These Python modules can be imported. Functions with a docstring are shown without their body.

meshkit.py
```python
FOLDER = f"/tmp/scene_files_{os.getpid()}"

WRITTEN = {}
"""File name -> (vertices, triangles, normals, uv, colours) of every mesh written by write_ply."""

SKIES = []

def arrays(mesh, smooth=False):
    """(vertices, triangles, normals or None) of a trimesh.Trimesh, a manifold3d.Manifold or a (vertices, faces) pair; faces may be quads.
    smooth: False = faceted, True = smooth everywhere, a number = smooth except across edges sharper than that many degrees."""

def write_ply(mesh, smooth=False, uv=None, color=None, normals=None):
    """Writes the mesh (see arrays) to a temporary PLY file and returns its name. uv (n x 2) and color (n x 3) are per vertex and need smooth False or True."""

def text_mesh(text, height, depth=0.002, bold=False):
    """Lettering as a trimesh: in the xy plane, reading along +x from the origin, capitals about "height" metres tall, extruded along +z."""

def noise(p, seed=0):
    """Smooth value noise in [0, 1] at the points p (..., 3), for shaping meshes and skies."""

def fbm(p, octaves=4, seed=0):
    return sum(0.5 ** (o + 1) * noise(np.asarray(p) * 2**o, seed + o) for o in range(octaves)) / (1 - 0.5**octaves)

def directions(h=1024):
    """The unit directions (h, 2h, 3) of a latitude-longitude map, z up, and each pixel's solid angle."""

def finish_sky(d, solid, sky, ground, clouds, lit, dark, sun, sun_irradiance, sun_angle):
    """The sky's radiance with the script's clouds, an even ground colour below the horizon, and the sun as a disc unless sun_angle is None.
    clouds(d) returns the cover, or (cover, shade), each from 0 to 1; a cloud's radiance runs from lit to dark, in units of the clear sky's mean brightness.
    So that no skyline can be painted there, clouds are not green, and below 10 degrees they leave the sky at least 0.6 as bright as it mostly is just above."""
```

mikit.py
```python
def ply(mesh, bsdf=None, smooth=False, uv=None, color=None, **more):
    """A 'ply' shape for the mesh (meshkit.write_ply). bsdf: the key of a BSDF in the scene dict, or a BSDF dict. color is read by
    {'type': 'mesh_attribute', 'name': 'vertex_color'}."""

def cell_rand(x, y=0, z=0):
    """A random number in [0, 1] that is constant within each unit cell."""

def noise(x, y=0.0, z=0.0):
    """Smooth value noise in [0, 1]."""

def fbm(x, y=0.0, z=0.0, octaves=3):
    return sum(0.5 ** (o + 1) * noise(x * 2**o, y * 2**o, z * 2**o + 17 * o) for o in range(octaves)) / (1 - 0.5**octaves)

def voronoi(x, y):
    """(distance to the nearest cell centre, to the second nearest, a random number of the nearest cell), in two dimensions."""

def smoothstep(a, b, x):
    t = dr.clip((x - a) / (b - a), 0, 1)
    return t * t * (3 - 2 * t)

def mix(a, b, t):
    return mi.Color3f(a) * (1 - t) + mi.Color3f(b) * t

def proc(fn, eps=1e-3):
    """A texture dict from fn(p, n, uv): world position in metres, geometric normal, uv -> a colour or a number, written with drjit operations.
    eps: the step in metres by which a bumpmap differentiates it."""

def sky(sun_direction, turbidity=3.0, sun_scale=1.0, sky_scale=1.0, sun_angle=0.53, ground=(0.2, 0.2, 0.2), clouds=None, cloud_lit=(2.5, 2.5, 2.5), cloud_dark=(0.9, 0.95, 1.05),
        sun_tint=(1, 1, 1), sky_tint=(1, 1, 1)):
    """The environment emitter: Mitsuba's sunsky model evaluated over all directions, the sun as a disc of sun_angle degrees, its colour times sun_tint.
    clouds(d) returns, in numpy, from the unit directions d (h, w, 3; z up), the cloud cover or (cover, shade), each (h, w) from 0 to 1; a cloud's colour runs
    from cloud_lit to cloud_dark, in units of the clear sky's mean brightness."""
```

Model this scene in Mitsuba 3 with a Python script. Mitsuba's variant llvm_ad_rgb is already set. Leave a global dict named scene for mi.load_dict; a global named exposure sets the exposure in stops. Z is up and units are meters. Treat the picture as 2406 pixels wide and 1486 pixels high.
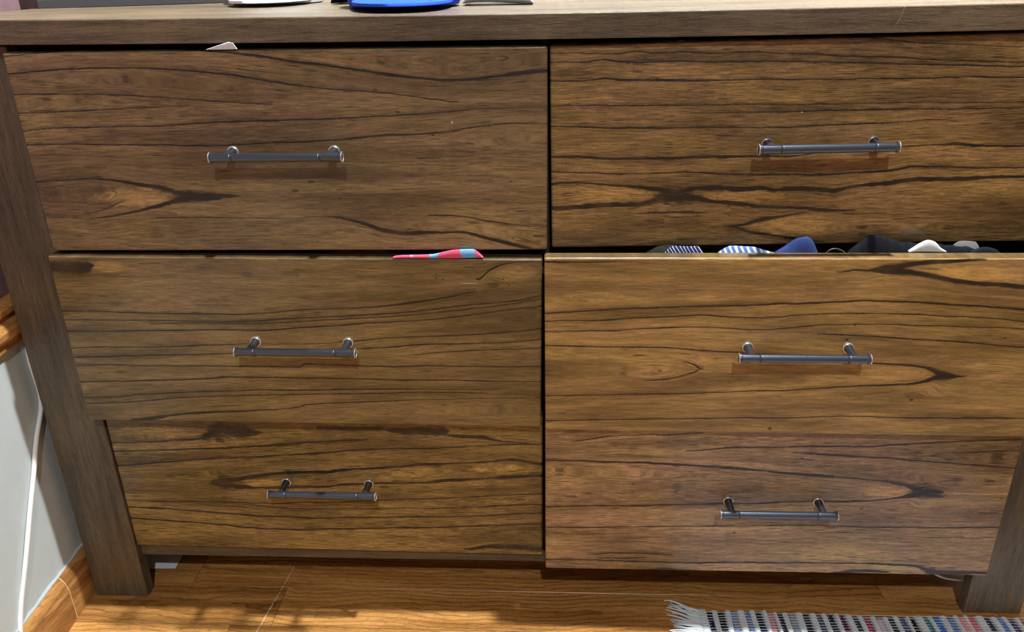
"""A dark wooden six drawer dresser seen from the front, in a room with an oak floor."""
import math, random
import numpy as np, trimesh, drjit as dr, mitsuba as mi, mikit
from mikit import proc, noise, fbm, cell_rand, smoothstep, mix, ply
import manifold3d as m3
from scipy.interpolate import PchipInterpolator, CubicSpline
from mitsuba import ScalarTransform4f as T

random.seed(7)
rng = np.random.default_rng(7)
scene, labels = {'type': 'scene'}, {}

# ---------------------------------------------------------------- camera, lights, exposure
CAM = np.array([0.76182, -1.00899, 0.95799])
FWD = np.array([-0.0509226, 0.9138876, -0.4027608])
DOWN = np.array([0.0019398, -0.4031927, -0.9151130])
scene['camera'] = {'type': 'perspective', 'fov': 64.9888, 'fov_axis': 'x', 'near_clip': 0.02, 'far_clip': 30.0,
                   'to_world': T().look_at(origin=CAM.tolist(), target=(CAM + FWD).tolist(), up=(-DOWN).tolist())}
exposure = 2.95
CEIL = 2.42
LAMPS = [  # recessed ceiling lamps: x, y, radius, radiance
    (0.93, -2.05, 0.036, (395.0, 408.0, 420.0)),
    (1.00, -0.05, 0.036, (930.0, 960.0, 985.0)),
]

# ---------------------------------------------------------------- helpers
def key_for(name):
    if name not in scene and name not in labels:
        return name
    k = 1
    while f'{name}_{k:03d}' in scene or f'{name}_{k:03d}' in labels:
        k += 1
    return f'{name}_{k:03d}'

def put(name, shape, parent=None, label=None, cat=None, group=None, kind=None):
    key = key_for(parent + '__' + name if parent else name)
    scene[key] = shape
    tag(key, label, cat, group, kind)
    return key

def thing(name, label, cat, group=None):
    key = key_for(name)
    tag(key, label, cat, group)
    return key

def tag(key, label=None, cat=None, group=None, kind=None):
    d = {k: v for k, v in (('label', label), ('category', cat), ('group', group), ('kind', kind)) if v}
    if d:
        labels[key] = d

_balls = {}
def rbox(x0, x1, y0, y1, z0, z1, r=0.002, seg=16):
    """A box with rounded edges."""
    s = m3.Manifold.sphere(r, seg)
    parts = [s.translate([x, y, z]) for x in (x0 + r, x1 - r) for y in (y0 + r, y1 - r) for z in (z0 + r, z1 - r)]
    m = m3.Manifold.batch_hull(parts).to_mesh()
    return trimesh.Trimesh(m.vert_properties[:, :3], m.tri_verts, process=False)

def cbox(x0, x1, y0, y1, z0, z1, c=0.001):
    """A box with chamfered edges, 44 triangles."""
    pts = []
    for x, sx in ((x0, 1), (x1, -1)):
        for y, sy in ((y0, 1), (y1, -1)):
            for z, sz in ((z0, 1), (z1, -1)):
                pts += [(x, y + sy * c, z + sz * c), (x + sx * c, y, z + sz * c), (x + sx * c, y + sy * c, z)]
    return trimesh.convex.convex_hull(np.array(pts))

def lathe(profile, n=32, axis='z'):
    """profile: (radius, height) from the bottom up, closed at both ends on the axis."""
    p = [(1e-5, profile[0][1])] + list(profile) + [(1e-5, profile[-1][1])]
    a = np.linspace(0, 2 * np.pi, n, endpoint=False)
    v = np.array([(r * math.cos(t), r * math.sin(t), h) for r, h in p for t in a])
    f = []
    for i in range(len(p) - 1):
        for j in range(n):
            k = (j + 1) % n
            f += [(i * n + j, i * n + k, (i + 1) * n + k), (i * n + j, (i + 1) * n + k, (i + 1) * n + j)]
    if axis == 'x':
        v = v[:, [2, 0, 1]]
    return trimesh.Trimesh(v, f, process=False)

def spline(pts, n):
    pts = np.asarray(pts, float)
    t = np.r_[0, np.cumsum(np.linalg.norm(np.diff(pts, axis=0), axis=1))]
    return CubicSpline(t, pts)(np.linspace(0, t[-1], n)) if len(pts) > 2 else pts[0] + np.linspace(0, 1, n)[:, None] * (pts[-1] - pts[0])

def tube(pts, r, n=40, m=10, taper=None):
    c = spline(pts, n)
    tan = np.gradient(c, axis=0)
    tan /= np.linalg.norm(tan, axis=1, keepdims=True)
    ref = np.array([0.31, 0.2, 0.93])
    a = np.cross(tan, ref); a /= np.linalg.norm(a, axis=1, keepdims=True)
    b = np.cross(tan, a)
    rad = np.full(n, r) if taper is None else r * np.asarray(taper(np.linspace(0, 1, n)))
    th = np.linspace(0, 2 * np.pi, m, endpoint=False)
    v = (c[:, None] + rad[:, None, None] * (np.cos(th)[None, :, None] * a[:, None] + np.sin(th)[None, :, None] * b[:, None])).reshape(-1, 3)
    f = []
    for i in range(n - 1):
        for j in range(m):
            k = (j + 1) % m
            f += [(i * m + j, i * m + k, (i + 1) * m + k), (i * m + j, (i + 1) * m + k, (i + 1) * m + j)]
    v = np.vstack([v, c[0], c[-1]])
    e0, e1 = len(v) - 2, len(v) - 1
    for j in range(m):
        k = (j + 1) % m
        f += [(e0, k, j), (e1, (n - 1) * m + j, (n - 1) * m + k)]
    mesh = trimesh.Trimesh(v, f, process=False)
    if mesh.volume < 0:
        mesh.invert()
    return mesh

def sweep(profile, a, b):
    """A closed (offset, z) profile carried straight from a to b; offset is measured to the left of a->b seen from above."""
    a, b = np.asarray(a, float), np.asarray(b, float)
    d = (b - a) / np.linalg.norm(b - a)
    nrm = np.array([-d[1], d[0], 0])
    n = len(profile)
    v = np.array([e + nrm * o + np.array([0, 0, z]) for e in (a, b) for o, z in profile])
    f = []
    for i in range(n):
        j = (i + 1) % n
        f += [(i, j, n + j), (i, n + j, n + i)]
    from shapely import Polygon, constrained_delaunay_triangles
    for i in range(1, n - 1):
        f += [(0, i + 1, i), (n, n + i, n + i + 1)]
    mesh = trimesh.Trimesh(v, f, process=False)
    if mesh.volume < 0:
        mesh.invert()
    return mesh

def planar_uv(mesh, u, v, du=0.0, dv=0.0):
    p = np.asarray(mesh.vertices)
    return np.c_[p @ np.asarray(u, float) + du, p @ np.asarray(v, float) + dv]

def wood(mesh, bsdf, u, v, du=0.0, dv=0.0, smooth=True):
    return ply(mesh, bsdf, smooth=smooth, uv=planar_uv(mesh, u, v, du, dv))

def flat(rgb, rough=0.6, spec=0.4, **kw):
    return {'type': 'twosided', 'b': {'type': 'principled', 'base_color': {'type': 'rgb', 'value': list(rgb)}, 'roughness': rough, 'specular': spec, **kw}}

GRAIN = {  # lines of the veneer on each front: u, v, half width in millimetres from the lower left corner
    1: """-3.2,247.1,0.52 34.8,251,0.51 72.1,253.1,0.51 116.3,254.3,0.34
-3.2,227.2,1.05 48.1,231.3,1.04 104.2,233.8,1.04 159.2,233.2,1.04 213.6,230.4,1.21 267.5,225.1,1.21 303.1,219.5,1.21 336.2,214,1.04 352.8,211.2,0.7 397.7,206.3,0.7 451.7,202,0.7 487.6,197.9,0.7 523.4,192.5,0.53 550.4,189.4,0.35
218,253.4,0.51 271.7,250.4,1.02 307,246.1,1.53 339.8,241.1,1.53 365.1,237.4,1.7 418.2,230.3,1.71 471.3,222,1.89 506.9,217.7,1.72 533.6,215.4,1.55 560.4,215.4,1.55 596.2,219,2.06 631.7,222.9,2.39 659.9,225.1,1.7
-2.3,203.6,0.71 59.7,203.4,0.71 134,201.6,0.71 189.1,198.2,0.71 225.6,195.3,0.71 280.4,191.3,0.71 320.7,189.1,0.36
-3,180.4,0.73 54.4,182.4,0.72 111.4,184.2,0.72 149.3,186,0.72 186.9,187.1,0.54 218.8,188.3,0.36
-1.4,158.1,0.74 39.8,162.1,0.74 106.7,163.3,0.73 163.5,163.8,0.73 201.5,165.3,0.73 258.2,168.1,1.09 330.3,169.6,1.08 375.3,170.2,0.9 430.8,172.4,0.72 486,174.6,0.71 540.8,178.2,0.53 586.2,181.3,0.53 627.7,181.6,0.35
-2.1,141.4,0.75 44.4,142.5,0.75 101.6,141.1,0.93 158.7,140.3,0.93 234.4,138.9,0.93 291.5,141,0.93 326.6,142.6,1.11 353.5,143,0.92 391,144.5,0.92 456.5,150.1,1.46 493.6,151,1.09 530.5,153.1,0.73 558.2,157.8,0.72 594.8,162,0.72 622.1,163.5,0.54 654.7,162.4,0.36
-2.4,92.7,0.78 32.8,95.8,0.78 80.1,97.5,0.77 110.5,94.4,1.55 138.7,89.4,2.33 166.9,84.8,3.12 185.2,78.4,4.31 204.2,76,5.1 233.1,74.3,3.53 262.2,74.1,1.17
62.1,45.6,0.4 90.5,48.1,1.21 121.5,54,1.6 152.4,60.8,1.99 169,65.1,2.77 183.6,70.2,4.34 203.4,71.5,5.12 232.6,71.3,2.75
368.8,46.6,0.6 390,44.9,1.59 418.4,37.8,2.4 446.7,27.7,3.23 475.5,23.6,2.83 504.6,24.5,2.02 543.3,25,1.61 581.6,16.2,2.43 629.7,3.9,2.45 641.3,1.3,0.82
506,47.5,0.59 544.3,46.3,0.79 582.3,39.7,0.79 610.9,34.8,0.6 656.7,31.5,0.4
149.5,45.8,0.4 238.1,45.5,0.6 313.4,43.8,0.4 368.8,46.6,0.4
53.5,51.2,0.4 82.6,57.1,0.6 110.5,67.4,0.4""",
    2: """-0.8,172.7,0.54 41.6,174.1,0.72 91.6,172.4,0.9 141.6,171.5,1.08 191.6,171.7,0.9 241.3,171.1,0.72 283,173.4,0.89 328.6,178.3,0.89 372.2,180.7,0.71 421.4,183.3,0.88 462.4,187.6,1.23 495,192.8,1.4 527.5,198.3,1.21 567.8,206.4,0.52
-3.8,160.1,0.73 72.4,160.9,0.73 139.6,160.7,0.9 206.3,160,0.72 256.5,161.1,0.9 327.2,166.3,0.89 371,168.6,0.89 420.5,172.3,0.89 469.7,176.2,0.88 518.7,182.5,1.05 559.3,188.2,0.87 599.5,192.1,0.87 631.5,196.7,0.86 656.9,202.6,0.69
121.9,156,0.55 189.3,157.7,0.72 256,157.5,0.72 326.6,161,0.72 354,163.4,0.72 420.1,167.7,0.71 485.8,173,0.71 534.8,179.2,0.88 583.3,184.9,0.7 631.5,193.2,0.69 657,198.2,0.69
0.6,143.1,0.92 51.7,143.4,0.92 111.3,145,1.47 170.6,146.6,1.28 221.2,148,0.91 271.2,147.4,0.91 325.5,152,0.9 369.6,155.2,0.9 419.5,159.8,0.9 468.9,163.4,0.89 518.1,167.5,0.89 566.9,174.2,0.88 615.4,181.8,0.88 657.1,187.8,0.87
1.2,116.8,0.75 46.4,119.2,0.94 97.8,119.9,0.93 149.2,121.5,1.12 183.5,123.7,0.93 251.5,126.4,0.55 333.4,127.4,0.37 400.7,132.9,0.73 450.8,138.6,0.73 500.4,141,0.91 566.2,144.8,0.9 607,148.4,0.9 657.3,154.8,0.89
1.5,103.3,0.95 43.1,104.2,1.14 95.2,106.7,0.94 129.7,108.1,1.13 181.1,109.4,0.94 224,111.6,0.75 283.6,114.8,0.37 408,121.6,0.74 449.8,124.3,0.92 491.5,128.5,1.1 549.3,130.7,0.91 615,133.7,0.91 657.4,138.7,0.9
0.1,89.9,0.57 57.6,91.5,0.76 109.3,90.9,0.76 178.1,91.4,0.76 246.6,91.8,0.95 318.4,91.3,0.95 330,96.7,0.94 363.7,96.2,0.94 414.2,94.7,0.94 456.2,94.3,0.94 498.1,96.2,0.94 564.9,95.8,0.75 657.7,97.1,0.74
482.4,113.7,0.56 515.8,116.9,0.74 565.5,120.6,0.73 657.5,125.1,0.55
0.9,63.3,0.98 34.5,64.8,1.17 87.2,66.6,1.17 139.7,68.9,1.16 192.1,72,1.16 218.3,74.6,1.15 244.1,74.6,0.96 316.5,74.7,0.96 361.5,74.4,0.96 429.4,73.9,0.95 480.1,73.3,1.14 530.7,74,0.95 597.8,73.1,0.76 657.9,73.4,0.57
3.9,37.9,0.99 46.6,39.5,0.99 82.7,44,0.99 118.2,46.6,0.98 171.2,50.3,0.98 223.6,52.1,0.78 267.1,54.7,0.97 314.1,54.5,0.97 359.7,56.1,0.97 428.2,58.2,0.97 513.2,58.9,0.58 597.6,59.8,0.38
1.7,28.3,0.8 44.6,30.2,1 89.4,33.7,1.19 134.3,39,0.99 187.4,42.7,0.79 257.3,45.8,0.78 313.3,47.7,0.78 359,49.3,0.78 427.7,51.4,0.78 496,54.4,0.77 580.6,54.3,0.58
67.1,1.8,2.85 92.5,4.3,3.66 129.4,11.6,2.02 183.2,16.9,1.81 236.2,19.8,1.2 310.9,27,0.79 322.6,31.1,0.79 357.5,34.1,0.79 426.7,38.3,0.78 495.4,42.2,0.58 658.1,47.3,0.39
-2.8,239.4,6.87 22.9,237,9.47 44.5,238,9.45 54.6,238.9,7.72 59.9,240.7,0.51
574.6,225.3,2.04 587.5,237.2,1.68 608.1,246.6,1.17 631.6,250.1,0.5""",
    3: """1.4,181,1.59 38.4,182.1,1.59 84.7,184.5,1.58 130.8,187.5,1.93 176.6,190.1,1.92 222.2,193.6,1.74 267.7,198,1.73 305.5,202.7,1.89 336.8,204.5,1.71 353.6,206.5,1.54 395,208.5,0.85
1.7,154.8,1.08 33.2,157.2,1.44 80.5,163.2,1.61 127.3,168.1,1.77 173.7,172.2,1.41 219.4,174.4,1.58 257.6,178.2,1.58 303,182.3,1.74 334.6,185,1.56 351.6,187.6,1.39 396.4,191.4,1.38 440.8,194.5,1.37 484.8,195.4,1.37 528.8,198.5,1.02 572.4,201.7,1.02 608.6,204.7,1.02 656,205.6,0.84
0.2,196.2,0.88 56.9,197.9,1.22 80.1,200,1.39 103.3,202.6,1.56 141.7,206.4,1.73 151.6,211.2,6.9 163.3,218.3,11.69 189.1,221.3,12.85 211.3,220,10.27 233.4,218.7,2.56
142.9,125.5,0.73 152.6,128.4,6.92 166.9,130.6,7.28 179.4,132.1,4.72 198.4,135.8,3.25 229.8,141.9,3.06 260.9,146.5,2.86 299,148.8,2.85 330.8,149.8,2.85 348.1,153.4,2.48 393.4,157.9,2.47 438.4,161.5,2.46 475.8,166.7,2.45 512.8,169.3,1.74 556.9,171.9,1.73 593.5,175.8,1.73 615.4,178,2.07 629.9,176.1,2.07 656,170.6,2.42
150.3,123.8,3.65 165.4,121.5,6.4 180.6,120.5,5.49 195.9,119.8,4.02 211,118,2.19 241.9,119.1,2.19 280.4,121.4,2.54 327.8,122.9,2.54 345.3,126.6,1.81 390.9,129.8,1.8 436.2,132.3,1.79 481.2,134.2,2.5 511.2,138.5,2.85 555.9,142.2,2.48 600.2,146.4,2.47 655.9,150.6,2.45
1.7,89.8,0.75 34.6,88.8,1.13 81.8,88.7,1.12 129,90.2,1.12 175.7,89.6,1.12 237.8,89.3,1.12 284.5,92.3,1.11 324.6,93.3,0.92 372.7,96.7,0.92 418.7,100.3,1.28 479.4,104.1,1.09 524.7,107.4,1.09 584.7,112.2,1.08 644.1,117.2,0.9
2,76.7,1.33 47.6,75.1,1.51 86.7,73.3,1.51 125.6,70.5,1.32 172.2,67.4,1.51 218.7,64.5,1.7 257.7,64,1.51 296.4,62.4,1.32 321.3,63.5,1.13 354.3,65.3,1.13 400.6,66,1.12 446.8,69.1,1.49 507.9,70.7,1.3 568.7,74.7,1.29 613.9,79.1,1.29 655.9,81.6,1.1
2.1,54.6,1.15 58.9,51.7,1.34 106.1,49.2,1.34 153,45.7,1.34 183.9,41.7,1.34 230.9,39.8,1.34 278,39.6,1.53 319,42.3,1.53 352.1,43.2,1.33 398.9,45.8,1.52 445.4,48.4,1.7 491.6,49.7,1.7 537.6,53.4,1.31 598.5,57.5,1.12 655.9,61.4,0.93
470.8,85.6,0.55 508.7,87.3,1.29 554.1,90.9,1.1 599.2,94.4,1.09 655.9,97.7,0.91
428.6,225.7,2.02 457.6,225.4,7.07 486.6,225.9,7.73 515.5,225.6,7.39 519.1,225.7,0.5
519.5,218.1,1.35 544,216.9,3.03 570,216.6,3.03 584.2,212.6,2.02 608.6,209.2,1.01 656,205.6,0.67
535.8,8.7,1.16 582.3,15.9,4.23 620.6,15.1,5.37 655.8,12.3,5.76
159.9,88.2,0.56 206.1,84.8,0.75 252.1,80.4,0.75 298.4,80.1,0.75 356,81.9,0.74 402.1,83.3,0.74 470.8,85.6,0.55
326.6,228.9,3.04 370.4,227.2,3.71 414.3,228.8,3.03 427.3,227.3,1.34""",
    4: """2.5,243.9,0.53 49.2,242.7,0.7 82.1,241.5,0.7 102,243.9,0.7 122.1,241.1,0.7 158.3,241.3,0.87 194.5,239.3,0.7 230.4,239.8,0.87 283.7,236.3,0.87 302.7,235.6,0.87 338.7,232.6,0.87 374.5,230.3,1.04 418.9,228.9,1.04 437,226.1,0.87 463.6,224.8,0.7 499.2,222.5,0.7 551.5,219.8,0.7
3.3,233.6,0.71 40.1,232.9,0.71 63.9,235.3,0.88 85.9,231.9,1.06 113.4,231,0.88 149.7,231.7,0.88 186.1,229.7,0.88 231.3,228.9,0.88 284.6,227.6,0.88 321.7,225.8,0.88 375.5,223.4,0.88 429.1,220.8,0.87 500.1,217.6,0.87 552.5,215.3,0.7
2.2,211.8,0.72 40.2,211.3,0.9 64.3,213,0.9 86.4,211.6,1.26 141.7,209.7,1.44 178.4,208.5,1.08 233.1,208,0.89 260.3,207.9,1.07 286.8,206.7,0.89 297,207,0.89 342.3,205,0.89 369.1,205.9,0.89 431.8,204.6,0.89 484.9,205.1,1.06 555.2,202.6,0.88
1.9,182.6,0.74 68.5,181.7,0.74 124.5,180.4,0.74 180.2,179.1,0.92 235.5,179.1,0.73 290,177.5,0.55 382.2,177.2,0.55 454.5,176.4,0.54 561.5,173.9,0.54
171.5,169.9,0.37 217.8,170,0.74 290.9,169.2,0.74 328.6,169.7,0.92 383.3,169.3,1.1 419.6,169.4,0.91 455.8,168.6,0.73 562.9,167.6,0.73
1.6,158,0.75 50,156,1.13 87.9,154.2,1.51 144.4,153,1.13 200.6,152.2,0.75 292.9,150.7,0.75 312.4,151.6,1.12 367.4,152.8,1.3 403.9,153.3,0.56 440.1,154.9,0.55 476.1,156.3,0.37
1.2,120.1,1.36 40.7,118.9,1.55 69.6,116.4,1.75 108,116,1.75 146.2,115.6,1.74 184.1,116.4,1.74 222.1,115.7,1.74 254.1,116,1.73 296.7,115.1,0.77 353,122.5,0.57 408.5,123.3,0.76 454.3,125.2,0.94 490.8,125.7,1.51 518.7,123.3,1.51 572.8,122.1,1.32
1,101.5,0.99 40.9,99.4,0.99 89.3,96.9,0.99 127.8,96.9,0.98 166.2,97.7,1.18 204.6,95.2,1.18 252.4,92.7,1.18 299.2,91.8,1.17 338.3,91.1,1.37 375.7,92.9,1.36 412.9,94.5,1.55 449.4,99.2,1.74 486.7,97.9,1.74 524,96.2,1.35 578.6,95.5,1.15
0.9,85.6,1.6 21.4,87.2,1.6 70.2,83.3,1.6 109.1,79.6,2 136.4,75.5,2.8 148.2,71.9,6.83 158,71.3,7.23 171.3,74.3,4.4 186.6,76.8,2.39 205.9,76.9,2.39 234.9,74.3,3.59 263.5,75.8,2.78 283,72.5,2.39 301.1,74.1,2.98 321.4,73.7,3.18 352.3,70.2,2.78 378.1,75.7,2.37 415.3,78.9,2.75 452.1,83.1,3.13 480.2,82.6,2.74 517.3,83.2,2.73 544.9,84.2,1.94 581.2,83.9,1.75
0.5,53.3,2.87 31.2,54.8,3.27 70.6,56.8,3.26 109.9,56.5,3.26 127.3,60.2,4.87 140.8,65,7.68 158.3,65.3,8.89 177.7,64.4,6.05 207.2,58.8,2.42 236.4,56.3,2.83 265.8,51.7,2.02 303.8,49.5,2.43 305.1,49,2.84 334.2,46.5,2.43 363.2,44.8,1.01 382.4,44.3,0.4
110.2,45.3,0.41 149.5,46,1.43 178.8,45.5,1.02 198.4,44.8,0.41
219.3,26,0.62 248.4,28.6,2.48 267.4,34.4,3.28 286.5,37.2,2.05 286.9,38.2,0.61 325,42.6,0.41
229.1,25.8,1.66 249.2,19.3,2.08 279.1,13.6,2.08 308.1,9,2.09 309.7,5.8,1.67 349,4.2,0.84
375,250.6,0.51 398.2,248.3,0.68 425,245,0.86 460.4,242.7,0.51 547.6,237.5,0.34""",
    5: """1.8,177.3,0.92 39.6,180.2,1.09 73,182.2,1.09 114.4,185.1,0.9 147.3,186.2,1.08 188.3,188.2,1.08 237.1,189.3,0.89 277.5,190.8,1.07 303.9,192.7,1.42 312.6,192.3,1.24 344.6,193.7,1.42 384.2,195.8,1.23 404.6,197.2,1.23 439.6,196.1,1.23 471.3,195.2,1.4 503.1,192.8,1.4 550.6,189.9,1.23 600.5,185.8,1.58
1.8,165.7,0.74 22.9,167.3,0.74 64.9,167.6,0.92 106.6,170.5,0.91 156.3,173.2,1.09 205.5,176,0.91 238.4,173.7,0.9 271.2,172.4,1.08 306,173.5,0.72 314.5,175.9,0.72 330.5,177.3,0.72 362.5,178.7,0.89 410.4,179.5,0.89 458.3,178.9,0.89 506.1,176.5,0.89 553.8,174.1,0.71 577.7,172.4,0.89 604.1,169.4,0.71
21.2,151,0.56 39.9,152.2,0.74 65.2,152.8,1.12 90.4,152.9,0.93 123.8,156,0.74 163.7,158.1,1.1 190.2,159.2,0.73 223.3,158.5,0.73 256.3,156.5,0.73 281,155.7,0.73 307.8,157.8,0.73 324.4,160.1,0.73 356.5,163,0.72 396.6,164.2,0.72 436.7,164.4,0.72 476.9,162.9,0.72 500.7,163,0.72 524.7,161.7,0.72 572.3,160.8,0.72 606.5,158.7,0.54
1.6,130.7,0.95 40.1,130.4,0.95 82.6,129.5,0.94 141.8,129.4,1.13 167,128.9,0.94 192.3,126.3,1.13 225.9,124.1,1.13 252.7,122.9,1.13 312,119.3,0.56 387.5,113.5,0.56 427.5,108.8,1.5 453.9,107.5,1.69 478.6,105.9,1.69 495.3,103.3,2.25 505.7,99.6,3.39 514.7,95,5.67 523.2,92.8,4.92 534.9,91.1,2.27 546.4,90.6,0.57
1.2,54.6,0.8 75.7,57,0.8 145,59.5,0.79 196.6,61.2,0.79 247.7,63.9,0.78 289.9,66.4,0.98 317.7,66.7,0.97 335,68.3,0.97 376.5,71.9,0.97 417.7,75.2,1.16 458.7,77.2,1.53 483.1,79.4,1.72 498.9,83.1,2.67 509.4,88.3,4.56 522.1,90.4,5.68 535.2,89.6,1.51
1,15.4,0.82 58.9,17.6,0.82 146.9,20.4,0.81 216.5,22.1,0.81 268.2,24.3,1.01 322.3,24.6,0.8 348.4,26,0.8 399.1,28.8,0.8 432.9,28.9,0.8 466.8,27.4,0.99 516.9,27.8,0.99 566.8,28.4,0.99 599.8,28.9,0.98 635.1,29.1,0.59
351.6,150.2,0.37 382.5,149.5,0.73 415.2,147.6,0.91 447.8,145.5,0.91 480.2,143.3,1.09 512.6,141.8,1.09 544.9,139.5,1.09 577.4,136.1,1.09 612.1,133.5,1.09
367.7,235.2,0.68 386.1,237.8,1.37 404.9,237.8,2.05 417.1,239.6,4.26 440,242.1,6.11 454.7,246.4,3.72 477.5,248.4,3.03 507.9,250.1,2.35 538.1,251.8,1.34
411.5,235.3,0.85 425.4,236.2,3.41 440.9,236.2,4.77 456.7,234.5,3.75 480.7,230.3,3.41 512.9,223.5,3.25 544.5,220.2,2.91 567.9,218.6,3.25 593.8,216.1,3.08
135.5,80.1,0.39 161.1,82.3,0.78 186.3,88.4,0.97 202.8,95.4,1.15 206,98.3,0.58
185.1,107.7,0.57 197.1,104.9,1.15 204.2,100.2,1.92 207.7,98.3,0.58
2.2,248.6,1.39 39,248.1,1.04 87.7,248.6,0.52""",
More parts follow.
